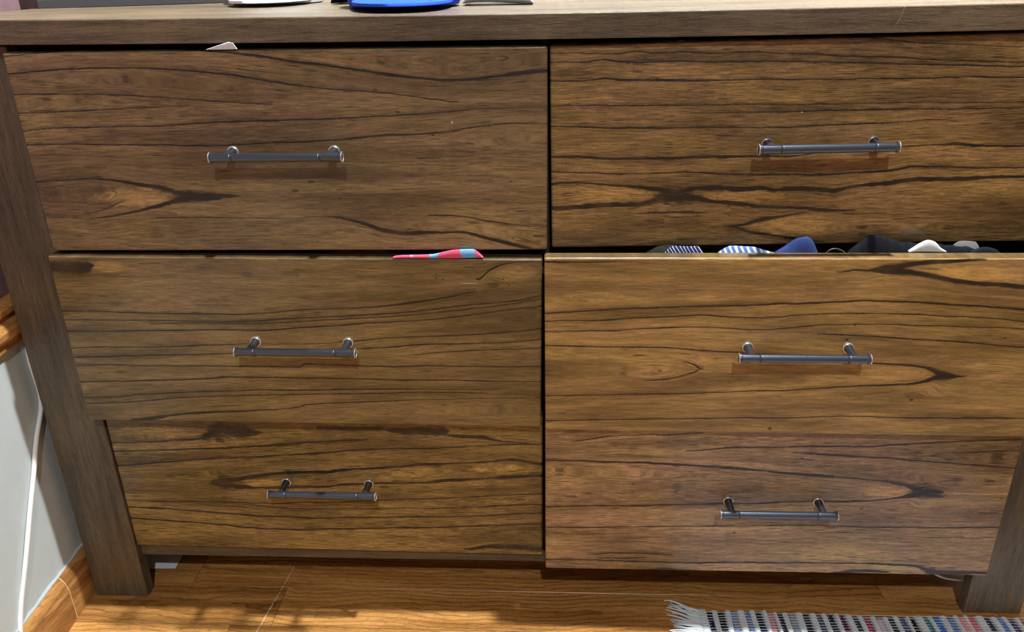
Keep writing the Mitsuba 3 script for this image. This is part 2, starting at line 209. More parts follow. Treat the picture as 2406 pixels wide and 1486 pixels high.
    6: """-0.2,196,1.05 46.3,195.7,1.22 90.5,194.5,1.39 134.5,193.9,1.74 178.5,191.6,2.09 222.4,189.2,2.26 266.2,186.3,2.09 310,182.5,1.74 338.5,179.1,1.74 344.6,178.6,2.44 388.3,175.2,2.62 431.9,172,2.27 468.4,168.1,1.75 497.7,164.1,2.1 515.7,159.1,3.16 526.8,153.1,7.76 535.9,150.6,9.72 547.5,149.9,8.83 561.9,149.3,2.82
3.4,115.2,0.92 47.4,116.9,0.92 92.7,118.5,1.1 137.8,118.9,1.65 182.6,121.8,1.28 227.3,122.9,1.46 256.8,124.8,2.18 301.2,125.5,1.45 344.1,129.5,1.44 379.4,130.7,1.62 423.2,131.1,1.61 459.4,132.6,1.43 487.9,136,1.6 509,139.6,2.13 522.7,143.7,5.68 539.6,145.7,6.73 566.1,142.2,1.06
3.3,77.9,0.95 47.9,78.3,1.13 109,80.1,0.94 169.7,82.4,0.94 230.1,83.8,0.93 290.1,85.3,0.93 348.8,87.5,0.93 384.7,88.1,0.92 429.3,87.8,1.11 466.4,86.2,1.29 517.8,87.2,1.29 576.4,87.3,1.1 619.9,88.6,1.1 657.5,89.3,0.73
198.9,214,0.51 227.6,216.4,1.2 263.2,220.7,1.36 333.6,222,1.02 339.6,222.4,1.01 396.2,223.9,1.35 452.6,224,1.34 480.3,227,1.34 521.7,230.3,1.17 576.6,234.2,1.16 645,237.5,0.83
349.2,213.2,0.51 383.7,211,1.19 426.7,208.5,1.36 469.5,206.1,1.36 526.8,201.7,1.36 569.7,198,1.19 612.5,194.7,1.19 658,191.4,0.85
40.1,228.4,0.68 67.6,233.3,1.19 86.4,236.9,0.68 132.6,239.6,0.67 175.7,240.5,1.35 218.4,243.8,1.34
3.3,18.1,0.98 64.3,17.8,1.18 118.9,17,1.57 165.5,16,1.76 219.7,15.8,1.95 273.4,17.9,2.14 356.5,18.7,1.36 393.3,19.5,1.35 438.7,19.9,1.35 484,20,1.35 521.9,18.3,1.73 552.2,16.5,2.31 566.8,10.6,5.41 578,7,6.78 594.8,5.4,5.81 636.5,6.3,2.9
111.7,-0.3,1.19 143,0.3,2.38 181.8,2.2,3.55 213,0.9,2.76 259.6,-2,1.58
64.1,29.1,0.78 102.9,31.8,1.36 149.3,32.4,1.55 187.9,30.7,1.36
79.8,22.6,0.78 118.7,22.4,1.17 149.7,24.1,0.97
433.6,1.8,1.17 463.5,5.4,3.51 493.7,6.1,2.33 516.6,4.7,0.78
566.4,214.9,0.67 594.1,216,1.01 618.6,218.9,1 657.3,219.3,0.67""",
}
PATCHES = {  # knots, stains and pale patches: u, v, radii in millimetres, strength (below 0 = pale)
    1: [(64.6, 106.3, 34.9, 8.7, 0.35), (548.2, 138.7, 20.2, 3.3, 0.35), (20.1, 20.8, 26.8, 14.5, 0.3), (125.5, 72.8, 42.7, 11.9, -0.8), (358.7, 92.1, 4.0, 1.7, 0.9), (337.1, 80.6, 4.0, 1.7, 0.9), (392.7, 70.6, 1.8, 1.4, 0.8), (612.7, 91.6, 1.5, 1.3, 0.8), (450.1, 204.9, 3.8, 1.6, 0.7), (475.3, 178.2, 3.2, 1.4, 0.8), (83.8, 113.8, 16.5, 3.8, 0.3), (517.4, 149.9, 1.8, 1.5, 0.8)],
    2: [(593.5, 217.0, 9.5, 4.4, 0.75), (80.8, 239.1, 22.8, 8.6, -0.5), (266.3, 229.5, 9.1, 4.3, 0.4), (324.5, 230.0, 13.9, 5.1, 0.35), (518.3, 226.5, 1.4, 1.4, 0.8), (527.0, 224.9, 1.4, 1.4, 0.8), (614.1, 217.6, 1.4, 1.4, 0.8), (606.3, 225.6, 1.4, 1.4, 0.8), (61.6, 110.1, 83.7, 11.3, 0.25), (472.5, 220.2, 41.0, 12.0, 0.25), (623.7, 233.3, 28.4, 11.8, -0.3)],
    3: [(82.2, 179.5, 1.0, 1.1, 0.9), (75.7, 215.8, 66.1, 10.4, -0.4), (227.7, 127.4, 29.7, 7.3, -0.7), (600.5, 160.7, 48.2, 8.7, -0.7), (202.5, 162.6, 2.8, 1.4, 0.6)],
    4: [(30.9, 220.1, 24.1, 4.5, 0.4), (70.4, 72.3, 51.1, 10.1, -0.6), (245.3, 65.2, 50.8, 8.0, -0.6), (307.7, 24.5, 52.3, 14.5, -0.6), (235.1, 23.6, 12.3, 6.2, 0.5), (93.3, 230.1, 2.6, 1.2, 0.9), (113.2, 235.8, 1.9, 1.1, 0.8), (497.5, 231.1, 54.8, 10.4, 0.3), (576.9, 20.2, 41.6, 16.4, 0.3)],
    5: [(153.6, 94.8, 3.0, 1.5, 1.0), (485.5, 55.3, 3.3, 1.9, 1.0), (306.1, 7.7, 3.0, 2.4, 1.0), (390.0, 142.3, 2.5, 1.5, 1.0), (397.6, 163.3, 1.7, 1.6, 1.0), (526.5, 232.9, 55.8, 10.2, -0.8), (586.3, 146.5, 1.7, 1.3, 0.9), (205.9, 100.2, 5.4, 4.2, 0.3), (537.4, 95.3, 19.7, 9.4, 0.3), (456.0, 94.4, 50.6, 9.5, -0.35)],
    6: [(191.1, 152.6, 7.2, 8.1, 0.55), (187.2, 144.5, 4.5, 1.4, 0.7), (127.2, 157.1, 1.8, 1.4, 1.0), (279.0, 72.5, 2.9, 1.9, 1.0), (361.9, 203.1, 2.8, 1.7, 0.9), (457.1, 119.0, 2.9, 1.8, 0.9), (648.7, 140.3, 2.9, 1.4, 0.8), (534.6, 169.6, 1.1, 1.4, 0.9), (482.8, 149.8, 39.0, 9.7, -0.4), (564.8, 149.3, 17.0, 7.1, 0.35), (298.7, 150.7, 27.1, 7.1, 0.2)],
}
FRONTS = {  # drawer fronts: centre, unit vectors along the width, up and out, width, height
    1: ([0.42568, -0.02185, 0.74247], [0.99996, 0.00801, -0.00311], [0.00313, -0.00259, 0.99999], [0.008, -0.99996, -0.00262], 0.6577, 0.2527),
    2: ([0.41766, -0.02773, 0.48216], [0.99991, 0.00669, -0.01146], [0.01148, -0.00273, 0.99993], [0.00666, -0.99997, -0.00281], 0.6577, 0.2538),
    3: ([0.41756, 0.00103, 0.22901], [0.99997, -0.00716, -0.0031], [0.00309, -0.0005, 1.0], [-0.00716, -0.99997, -0.00048], 0.6577, 0.2532),
    4: ([1.08742, -0.00689, 0.74449], [0.99993, 0.00276, 0.01137], [-0.01137, 0.00104, 0.99993], [0.00275, -1.0, 0.00107], 0.6577, 0.2529),
    5: ([1.07975, -0.05111, 0.48812], [0.99987, -0.01581, 0.00344], [-0.00331, 0.00811, 0.99996], [-0.01584, -0.99984, 0.00806], 0.6577, 0.2542),
    6: ([1.07991, -0.0353, 0.23196], [1.0, 0.00035, 0.00047], [-0.00047, 0.00859, 0.99996], [0.00035, -0.99996, 0.00859], 0.6577, 0.2517),
}

# ---------------------------------------------------------------- the veneer of the drawer fronts
FW, FH, NS, NL, NB = 0.6577, 0.2518, 160, 15, 14
SPECKS = {1: [(541.3, 165.5, 1.2, 1.8, 3)], 2: [(562.0, 219.4, 13.0, 0.55, 3)], 4: [(303.1, 168.2, 1.6, 0.8, 3)], 5: [(463.0, 96.1, 1.2, 0.8, 3)]}   # flecks of bare white, scratches
_g, _h, _on = np.zeros((7, NL, NS)), np.full((7, NL, NS), -1.0), np.zeros((7, NL))
_b = np.zeros((7, NB, 5)); _b[:, :, 2:4] = 1.0
for i, text in GRAIN.items():
    x = np.linspace(0, FW, NS)
    for k, line in enumerate(text.split('\n')):
        pts = sorted(tuple(float(c) / 1000 for c in p.split(',')) for p in line.split())
        a = np.array([p for j, p in enumerate(pts) if j == 0 or p[0] - pts[j - 1][0] > 0.002])
        lo, hi = a[0, 0] if a[0, 0] > 0.022 else -1.0, a[-1, 0] if a[-1, 0] < (FW - 0.03 if i not in (4, 5) else 0.572) else 9.0
        if lo > 0: a = np.vstack([[a[0, 0] - 0.003 - 1.2 * a[0, 2], 2 * a[0, 1] - a[1, 1] if a[1, 0] - a[0, 0] < 0.01 else a[0, 1], 0.0], a]); lo = a[0, 0]
        if hi < 5: a = np.vstack([a, [a[-1, 0] + 0.003 + 2.0 * a[-1, 2], a[-1, 1], 0.0]]); hi = a[-1, 0]
        xc = np.clip(x, a[0, 0], a[-1, 0])
        _g[i, k] = PchipInterpolator(a[:, 0], a[:, 1])(xc)
        w = PchipInterpolator(a[:, 0], a[:, 2])(xc)
        _h[i, k] = np.where((x >= lo) & (x <= hi), w, -0.004)
        _on[i, k] = 1
    for k, p in enumerate((SPECKS.get(i, []) + PATCHES[i])[:NB]):
        _b[i, k] = [p[0] / 1000, p[1] / 1000, p[2] / 1000, p[3] / 1000, p[4]]
_t = np.stack([_g, _h, np.repeat(_g.mean(axis=2, keepdims=True), NS, axis=2), np.zeros_like(_g)], axis=-1)
L_ = mi.Float(_t.ravel().astype(np.float32))
_b8 = np.zeros((7, NB, 8)); _b8[:, :, :5] = _b
B_ = mi.Float(_b8.ravel().astype(np.float32))
# which four lines and which four patches matter in each small cell of each front
NV, MU = 32, 40
_near, _spot = np.full((7, NS, NV, 4), NL - 1.0), np.full((7, MU, NV, 4), NB - 1.0)
for i in GRAIN:
    vc = (np.arange(NV) + 0.5) * FH / NV
    cost = np.abs(_g[i][:, :, None] - vc) - 1.5 * np.maximum(_h[i], 0)[:, :, None] + np.where(_h[i] > 0, 0.0, 0.02)[:, :, None]
    cost[_on[i] == 0] = 1e3
    ids = np.argsort(cost, axis=0)[:4]
    _near[i] = np.where(np.take_along_axis(cost, ids, axis=0) < 500, ids, NL - 1).transpose(1, 2, 0)
    uc = (np.arange(MU) + 0.5) * FW / MU
    reach = np.maximum(np.abs(uc[None, :, None] - _b[i][:, 0, None, None]) - 0.5 * FW / MU, 0) / _b[i][:, 2, None, None], np.maximum(np.abs(vc[None, None, :] - _b[i][:, 1, None, None]) - 0.5 * FH / NV, 0) / _b[i][:, 3, None, None]
    far = np.hypot(*reach)
    far[(_b[i][:, 4] == 0)] = 1e3
    ids = np.argsort(far, axis=0)[:4]
    _spot[i] = np.where(np.take_along_axis(far, ids, axis=0) < 1.6, ids, NB - 1).transpose(1, 2, 0)
N_, S_ = mi.Float(_near.ravel().astype(np.float32)), mi.Float(_spot.ravel().astype(np.float32))

def veneer(p, n, uv):
    """Stained paulownia-like veneer; uv.x = number of the front + u / width, uv.y = v / height."""
    di = dr.clip(dr.floor(uv.x), 1, 6)
    u, v = (uv.x - di) * FW, uv.y * FH
    s = dr.clip((uv.x - di) * (NS - 1), 0.0, NS - 1.001)
    i0 = dr.floor(s)
    fr = s - i0
    base = mi.UInt32(di) * (NL * NS) + mi.UInt32(i0)
    o = di * 13.7
    wob = (noise(u * 90, v * 150, o) - 0.5) * 0.0010 + (noise(u * 330, v * 800, o) - 0.5) * 0.0007 + (noise(u * 1100, v * 900, o + 4) - 0.5) * 0.0005
    thick = 0.55 + 0.75 * noise(u * 45, v * 40, o + 8)
    fine = noise(u * 130, v * 1500, o)
    na, nb = 0.72 + 0.28 * noise(u * 45, v * 80, o + 1), noise(u * 70, v * 700, o + 3) * 1.3
    bn = (noise(u * 200, v * 420, o) - 0.5) * 0.5
    dark, wsum, warp = mi.Float(0), mi.Float(0.15), mi.Float(0)
    iv = dr.clip(dr.floor(v / FH * NV), 0, NV - 1)
    cell = dr.gather(mi.Vector4f, N_, (mi.UInt32(di) * NS + mi.UInt32(i0)) * NV + mi.UInt32(iv))
    for k in (cell.x, cell.y, cell.z, cell.w):
        b = base + mi.UInt32(k) * NS
        q0, q1 = dr.gather(mi.Vector4f, L_, b), dr.gather(mi.Vector4f, L_, b + 1)
        g, h = dr.lerp(q0.x, q1.x, fr), dr.lerp(q0.y, q1.y, fr)
        d = v + wob - g
        hh = dr.maximum(h * dr.select(h > 0.0025, 1.0, thick), 0.0001)
        e = 0.00035 + 0.16 * hh + 0.55 * dr.maximum(hh - 0.0024, 0)
        core = smoothstep(hh + e, hh - e, dr.abs(d) + (fine - 0.5) * (0.35 * hh + 1.2 * dr.maximum(hh - 0.0024, 0))) * smoothstep(-0.0012, 0.0002, h) * na
        skirt = 0.42 * dr.square(dr.maximum(0, 1 - dr.abs(d - 0.001) / (hh * 1.8 + 0.0030))) * smoothstep(-0.001, 0.0002, h) * nb
        dark = dr.maximum(dark, dr.maximum(core, skirt))
        w = dr.exp(-dr.square((v - g) / 0.012))
        wsum += w
        warp += w * (g - q0.z)
    vv = v - warp / wsum
    blob, white = mi.Float(0), mi.Float(0)
    iu = dr.clip(dr.floor(u / FW * MU), 0, MU - 1)
    cell = dr.gather(mi.Vector4f, S_, (mi.UInt32(di) * MU + mi.UInt32(iu)) * NV + mi.UInt32(iv))
    for k in (cell.x, cell.y, cell.z, cell.w):
        b = (mi.UInt32(di) * NB + mi.UInt32(k)) * 2
        b4, st = dr.gather(mi.Vector4f, B_, b), dr.gather(mi.Vector4f, B_, b + 1).x
        cx, cy, rx, ry = b4.x, b4.y, b4.z, b4.w
        q = dr.sqrt(dr.square((u - cx) / rx) + dr.square((v - cy) / ry)) + bn
        inside = smoothstep(1.25, 0.55, q)
        blob += dr.select(st > 2, 0.0, st * inside)
        white = dr.maximum(white, dr.select(st > 2, inside, 0.0))
    streak = fbm(u * 7, vv * 70, o, octaves=4)
    broad = fbm(u * 5 + 3, vv * 14, o + 5, octaves=3)
    pale = dr.clip(-blob, 0, 1)
    c = mix((0.150, 0.089, 0.036), (0.430, 0.262, 0.102), smoothstep(0.28, 0.74, streak * 0.62 + broad * 0.38 + pale * 0.22))
    c = c * mix((1.0, 1.01, 0.92), (1.01, 0.97, 1.05), smoothstep(0.3, 0.7, fbm(u * 14, vv * 55, o + 21, octaves=2)))
    c = mix(c, mi.Color3f(0.60, 0.335, 0.105), pale * 0.85)
    def per(a):                                    # tint per front: its veneer tone with the uneven room light painted in
        r = mi.Float(a[5])
        for j in range(5):
            r = dr.select(dr.abs(di - (j + 1)) < 0.5, a[j], r)
        return r
    c = c * mi.Color3f(per((0.68, 0.70, 0.70, 0.86, 1.14, 0.98)), per((0.75, 0.78, 0.75, 0.87, 1.18, 1.02)), per((0.88, 0.78, 0.66, 0.82, 1.06, 1.26)))
    s2 = noise(u * 62, vv * 800, o + 31)
    c = c * (0.56 + 0.78 * s2) * (0.70 + 0.56 * noise(u * 150, vv * 2000, o + 33))
    pore = noise(u * 48, vv * 1500, o + 35)
    p1 = smoothstep(0.70, 0.84, pore) * smoothstep(0.35, 0.6, noise(u * 16, vv * 60, o + 2) + 0.12)
    p2 = smoothstep(0.62, 0.85, noise(u * 210, vv * 2300, o + 9))
    c = c * (1 - 0.62 * p1) * (1 - 0.28 * p2) * (0.86 + 0.28 * noise(u * 900, v * 2200, o))
    c = mix(c, c * 0.22, dr.clip(blob, 0, 0.9))
    c = mix(c, mi.Color3f(0.0075, 0.0072, 0.0088) * (0.5 + 1.1 * fine), dr.clip(dark * 1.12, 0, 1) * 0.97)
    c = mix(c, mi.Color3f(0.55, 0.53, 0.50), white * 0.85)
    c = c * mix((1, 1, 1), (0.30, 0.30, 0.33), smoothstep(0.55, 0.85, n.z))   # upward faces painted darker to hold down the overhead lamp on them
    return dr.maximum(c, 0.004)

def veneer_relief(p, n, uv):
    u, v = uv.x * FW, uv.y * FH
    return 0.5 * noise(u * 130, v * 1500, dr.floor(uv.x) * 13.7) + 0.3 * noise(u * 60, v * 420) + 0.25 * noise(u * 420, v * 800)

def frame_grain(p, n, uv):
    """Dark stained frame wood: uv in metres, u along the grain."""
    u, v = uv.x, uv.y
    a = fbm(u * 9, v * 130, 1.5, octaves=4)
    b = fbm(u * 6, v * 16, 7.5, octaves=3)
    c = mix((0.056, 0.043, 0.028), (0.136, 0.102, 0.063), smoothstep(0.25, 0.75, a * 0.45 + b * 0.55))
    p1 = smoothstep(0.66, 0.9, noise(u * 55, v * 1500))
    p2 = smoothstep(0.3, 0.8, noise(u * 300, v * 1900, 4.0))
    c = c * (1 - 0.35 * p1) * (0.88 + 0.2 * p2) * (0.86 + 0.28 * noise(u * 60, v * 900, 9.0))
    c = c * (1.0 + 0.5 * smoothstep(0.872, 0.876, p.z)) * (0.70 + 0.6 * fbm(p.x * 2.3 + 4.7, p.z * 2, p.y * 3, octaves=2))   # colour of the top lifted to carry its glossy reflection
    # the pale curved scratch on the front of the top
    sx = 1.1462 + 0.0095 * dr.sqrt(dr.clip((p.z - 0.884) / 0.0235, 0, 1))
    scratch = smoothstep(0.0007, 0.0002, dr.abs(p.x - sx)) * smoothstep(0.883, 0.885, p.z) * smoothstep(0.908, 0.906, p.z) * smoothstep(-0.023, -0.0242, p.y)
    return mix(c, mi.Color3f(0.30, 0.23, 0.16), scratch * 0.8)

def frame_relief(p, n, uv):
    return 0.6 * noise(uv.x * 90, uv.y * 1300) + 0.4 * noise(uv.x * 300, uv.y * 1500, 4.0)

def oak(p, n, uv):
    """Oak floor planks; every plank has its own uv offset (u along it, in metres; the whole part of v / 10 numbers the plank)."""
    k = dr.floor(uv.y / 10.0)
    u, v = uv.x, uv.y - k * 10.0 - 5.0
    r1, r2, r3 = cell_rand(k, 3, 1), cell_rand(k, 5, 2), cell_rand(k, 9, 4)
    w = (fbm(u * 3.2, v * 9, k * 3.1, octaves=3) - 0.5)
    bend = (fbm(u * 9, v * 3, k * 1.7, octaves=2) - 0.5)
    flat_sawn = dr.sqrt(dr.square((v + 0.012 * (r2 - 0.5)) * 1.0 + 0.030 * bend) + dr.square((u * 0.045 + 0.02 * r1 - 0.01) ) + 1e-6)
    quarter = v + 0.052 * bend + 0.010 * w
    f = dr.select(r3 > 0.45, flat_sawn * 120, quarter * 215) + (noise(u * 60, v * 200, k) - 0.5) * 0.40 + w * 1.2
    saw = f - dr.floor(f)
    ring = smoothstep(0.50, 0.95, saw) * smoothstep(1.0, 0.95, saw)
    ring = ring * (0.45 + 0.55 * noise(u * 6, v * 40, k + 3))
    tone = fbm(u * 5, v * 60, k + 11, octaves=3)
    c = mix((0.33, 0.145, 0.034), (0.52, 0.255, 0.072), smoothstep(0.25, 0.75, tone))
    c = c * (0.74 + 0.40 * r1)
    pores = smoothstep(0.62, 0.86, noise(u * 130, v * 1300, k))
    c = c * (1 - 0.40 * ring) * (1 - 0.30 * pores) * (0.85 + 0.3 * noise(u * 60, v * 1100, k + 5))
    c = mix(c, c * mi.Color3f(0.62, 0.42, 0.30), ring * 0.45)
    # a scuff of white paint running across the boards
    sx = 0.3035 + 0.105 * (p.y) + 0.0012 * noise(p.y * 200)
    sc = smoothstep(0.0018, 0.0006, dr.abs(p.x - sx)) * smoothstep(0.35, 0.6, noise(p.y * 260, p.x * 300) + 0.2) * smoothstep(0.09, 0.08, p.y) * smoothstep(-0.35, -0.3, p.y)
    sc = dr.select(n.z > 0.5, sc, 0.0)
    return mix(c, mi.Color3f(0.72, 0.60, 0.47), sc * 0.38)

def orange_wood(p, n, uv):
    u, v = uv.x, uv.y
    a = fbm(u * 8, v * 90, octaves=4)
    b = fbm(u * 5, v * 20, 4.0)
    c = mix((0.27, 0.118, 0.034), (0.54, 0.270, 0.085), smoothstep(0.28, 0.72, 0.6 * a + 0.4 * b))
    return c * (1 - 0.35 * smoothstep(0.65, 0.85, noise(u * 100, v * 1100)))

def paint(p, n, uv):
    return mi.Color3f(0.475, 0.525, 0.515) * (0.96 + 0.06 * fbm(p.y * 25, p.z * 25, octaves=3))

def paint_relief(p, n, uv):
    return fbm(p.y * 160, p.z * 160, p.x * 160, octaves=2)

def mauve(p, n, uv):
    return mix((0.20, 0.115, 0.125), (0.27, 0.17, 0.18), fbm(p.y * 60, p.z * 60, octaves=3))

def stripes(a, b, pitch, duty, bend=0.0):
    def fn(p, n, uv):
        x = uv.x / pitch + bend * dr.sin(uv.y * 5.0) + 0.2 * (noise(uv.x * 300, uv.y * 4) - 0.5)
        s = x - dr.floor(x)
        t = smoothstep(duty - 0.08, duty + 0.08, s) * smoothstep(1.0, 0.92, s)
        return mix(a, b, t) * (0.85 + 0.3 * noise(p.x * 1500, p.z * 1500, p.y * 1500))
    return fn

def knit(rgb):
    def fn(p, n, uv):
        return mi.Color3f(*rgb) * (0.8 + 0.4 * noise(p.x * 1300, p.z * 1300, p.y * 1300))
    return fn

def pink_blocks(p, n, uv):
    """Pink knit with blue bands."""
    x = p.x + 0.0012 * (noise(p.x * 300, p.z * 900) - 0.5)
    t = dr.maximum(smoothstep(0.6005, 0.6015, x) * smoothstep(0.6130, 0.6120, x - 0.3 * (p.z - 0.61)), smoothstep(0.6415, 0.6425, x + 0.25 * (p.z - 0.615)) * smoothstep(0.6625, 0.6615, x + 0.35 * (p.z - 0.612)))
    t = dr.maximum(t, smoothstep(0.575, 0.576, x) * smoothstep(0.580, 0.579, x) * 0.7)
    return mix((0.62, 0.085, 0.15), (0.14, 0.33, 0.58), t) * (0.85 + 0.3 * noise(p.x * 1500, p.z * 1500, p.y * 1500))

def bump(fn, color, rough, scale, spec=0.5, eps=3e-4, **kw):
    return {'type': 'twosided', 'b': {'type': 'bumpmap', 'tex': proc(fn, eps), 'scale': scale,
            'b': {'type': 'principled', 'base_color': proc(color), 'roughness': rough, 'specular': spec, **kw}}}

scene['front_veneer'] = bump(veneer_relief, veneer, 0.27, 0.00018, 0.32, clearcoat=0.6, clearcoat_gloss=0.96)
scene['frame_wood'] = bump(frame_relief, frame_grain, 0.40, 0.00016, 0.35)
scene['oak_boards'] = {'type': 'twosided', 'b': {'type': 'principled', 'base_color': proc(oak), 'roughness': 0.34, 'specular': 0.45}}
scene['orange_trim'] = {'type': 'twosided', 'b': {'type': 'principled', 'base_color': proc(orange_wood), 'roughness': 0.30, 'specular': 0.5}}
scene['grey_paint'] = bump(paint_relief, paint, 0.6, 0.0002, 0.3)
scene['mauve_paper'] = {'type': 'twosided', 'b': {'type': 'principled', 'base_color': proc(mauve), 'roughness': 0.8, 'specular': 0.2}}
scene['cream_paint'] = flat((0.62, 0.60, 0.55), 0.7, 0.2)
scene['room_paint'] = flat((0.34, 0.34, 0.335), 0.8, 0.2)
scene['white_ceiling'] = flat((0.80, 0.80, 0.80), 0.9, 0.1)
scene['raw_wood'] = flat((0.30, 0.21, 0.12), 0.7, 0.2)
scene['shadow_gap'] = flat((0.05, 0.035, 0.025), 0.8, 0.1)
scene['bronze'] = {'type': 'twosided', 'b': {'type': 'principled', 'base_color': {'type': 'rgb', 'value': [0.118, 0.146, 0.190]}, 'metallic': 0.9, 'roughness': 0.24, 'specular': 0.5}}  # blue in the base colour stands in for cool daylight reflected by the handles
scene['worn_metal'] = {'type': 'twosided', 'b': {'type': 'principled', 'base_color': {'type': 'rgb', 'value': [0.72, 0.70, 0.68]}, 'metallic': 0.9, 'roughness': 0.25}}
scene['white_cloth'] = flat((0.60, 0.64, 0.66), 0.9, 0.1, sheen=0.4)
scene['white_plastic'] = flat((0.70, 0.70, 0.69), 0.4, 0.5)
scene['paper'] = flat((0.66, 0.67, 0.70), 0.8, 0.2)
scene['caulk'] = flat((0.40, 0.44, 0.43), 0.8, 0.2)
scene['bright_joint'] = flat((0.62, 0.42, 0.20), 0.6, 0.3)
scene['charcoal'] = flat((0.050, 0.048, 0.050), 0.45, 0.4)
scene['black_gloss'] = flat((0.010, 0.010, 0.011), 0.25, 0.5)
scene['brown_panel'] = flat((0.075, 0.045, 0.038), 0.4, 0.4)

# ---------------------------------------------------------------- the room
WX, WK = -0.0223, 0.0451                      # the left wall: x = WX - WK * y
def wall_x(y): return WX - WK * y
YB, YF, XR = 0.50, -3.40, 3.60
A, Bk = np.array([wall_x(YF), YF, 0]), np.array([wall_x(YB), YB, 0])
def wall_slab(z0, z1, off, thick):
    return sweep([(off, z0), (off, z1), (off + thick, z1), (off + thick, z0)], A, Bk)
put('wall_left', ply(wall_slab(0.0, 0.50, 0.0, 0.10), 'grey_paint'), kind='structure', label='pale grey painted wall below the orange wooden rail, left of the dresser')
put('upper_panel', ply(wall_slab(0.50, CEIL, 0.0, 0.10), 'mauve_paper'), parent='wall_left', label='dusty mauve wall above the rail')
put('wall_back', ply(trimesh.creation.box(bounds=[(-0.3, YB, 0), (XR + 0.1, YB + 0.1, CEIL)]), 'cream_paint'), kind='structure', label='cream wall behind the dresser')
put('wall_right', ply(trimesh.creation.box(bounds=[(XR, YF, 0), (XR + 0.1, YB, CEIL)]), 'room_paint'), kind='structure', label='plain wall on the right, out of the picture')
put('wall_front', ply(trimesh.creation.box(bounds=[(-0.1, YF - 0.1, 0), (XR + 0.1, YF, CEIL)]), 'room_paint'), kind='structure', label='plain wall behind the camera')
put('ceiling', ply(trimesh.creation.box(bounds=[(-0.3, YF - 0.1, CEIL), (XR + 0.1, YB + 0.1, CEIL + 0.1)]), 'white_ceiling'), kind='structure', label='white ceiling with recessed lamps')

# recessed ceiling lamps
for x, y, r, rad in LAMPS:
    ring = lathe([(r + 0.004, -0.004), (r + 0.022, -0.004), (r + 0.025, 0.0), (r + 0.004, 0.0)], 40)
    k = put('ceiling_lamp', {**ply(ring, 'white_plastic', smooth=30), 'to_world': T().translate([x, y, CEIL - 0.0005])},
            label='round recessed lamp in the ceiling ' + ('above the dresser' if y > -1 else 'behind the camera'), cat='ceiling lamp')
    disc = trimesh.creation.cylinder(r, 0.002, sections=40)
    put('lens', {**ply(disc, 'white_plastic'), 'to_world': T().translate([x, y, CEIL - 0.0025]), 'emitter': {'type': 'area', 'radiance': {'type': 'rgb', 'value': list(rad)}}}, parent=k)

# floor: boards 86 mm wide laid along x
put('floor', ply(trimesh.creation.box(bounds=[(-0.3, YF - 0.1, -0.06), (XR + 0.1, YB + 0.1, -0.018)]), 'shadow_gap'), kind='structure', label='orange brown oak strip floor under the dresser')
PW, Y0 = 0.0858, 0.0275
ROWS = {0: [0.150], -1: [0.3155], -2: [-0.9], 1: [0.62], 2: [0.33]}
tone_seed = {}
count = 0
for row in range(-40, 6):
    y0 = Y0 + row * PW
    y1 = min(y0 + PW, YB)
    if y1 - y0 < 0.01 or y0 < YF - 0.05:
        continue
    near = row in ROWS
    cuts = sorted({wall_x(y1) - 0.002, XR} | set(ROWS.get(row, [])))
    x = (ROWS[row][0] if near else wall_x(y0)) + (1.15 if near else rng.uniform(0.3, 1.1))
    while x < XR - 0.25:
        cuts.append(x)
        x += rng.uniform(0.9, 1.6)
    cuts = sorted(c for c in set(cuts) if c >= wall_x(y1) - 0.0021)
    for a, b in zip(cuts[:-1], cuts[1:]):
        count += 1
        m = cbox(a + 0.0003, b - 0.0003, y0 + 0.0003, y1 - 0.0003, -0.018, 0.0, 0.0006)
        uv = planar_uv(m, (1, 0, 0), (0, 1, 0), -0.5 * (a + b) if not near else -0.62, -0.5 * (y0 + y1) + 10 * count + 5.0)
        put('plank', ply(trimesh.Trimesh(m.vertices, m.faces, process=False), 'oak_boards', uv=uv), parent='floor')

# baseboard of the left wall (profile to the right of the wall), rail, caulk
def along_wall(profile, y0, y1):
    a, b = np.array([wall_x(y0), y0, 0]), np.array([wall_x(y1), y1, 0])
    return sweep([(-o, z) for o, z in profile], a, b)
BASE = [(0, 0.0), (0.015, 0.0), (0.0152, 0.058), (0.0132, 0.064), (0.0125, 0.070), (0.0085, 0.078), (0.004, 0.0835), (0, 0.0835)]
ux = (0.045, 1, 0)
JOINT = -0.052
k = put('baseboard_left', wood(along_wall(BASE, JOINT + 0.0006, 0.50), 'orange_trim', ux, (0, 0.2, 1), smooth=False), kind='structure', label='orange brown wooden baseboard with a moulded top along the grey wall')
put('length', wood(along_wall(BASE, -3.40, JOINT - 0.0006), 'orange_trim', ux, (0, 0.2, 1), du=3.0, smooth=False), parent=k)
jm = along_wall([(o + (0.0004 if o > 0 else 0), z) for o, z in BASE], JOINT - 0.0009, JOINT + 0.0009)
put('joint_filler', ply(jm, 'bright_joint'), parent=k, label='pale filled joint across the baseboard')
cv = []
n = 90
ys = np.linspace(-0.6, 0.45, n)
ed = 0.0855 + 0.0018 * np.sin(ys * 90) * np.sin(ys * 37 + 1) + 0.0012 * rng.standard_normal(n)
v = np.array([(wall_x(y) + o, y, z) for y, e in zip(ys, ed) for o, z in ((0.0, 0.0836), (0.0048, 0.0837), (0.0036, 0.0845), (0.0004, e))])
f = [(i * 4 + j, i * 4 + (j + 1) % 4, i * 4 + 4 + (j + 1) % 4) for i in range(n - 1) for j in range(4)] + [(i * 4 + j, i * 4 + 4 + (j + 1) % 4, i * 4 + 4 + j) for i in range(n - 1) for j in range(4)]
put('caulk_bead', ply((v, f), 'caulk', smooth=True), parent=k, label='uneven pale caulk bead on top of the baseboard')
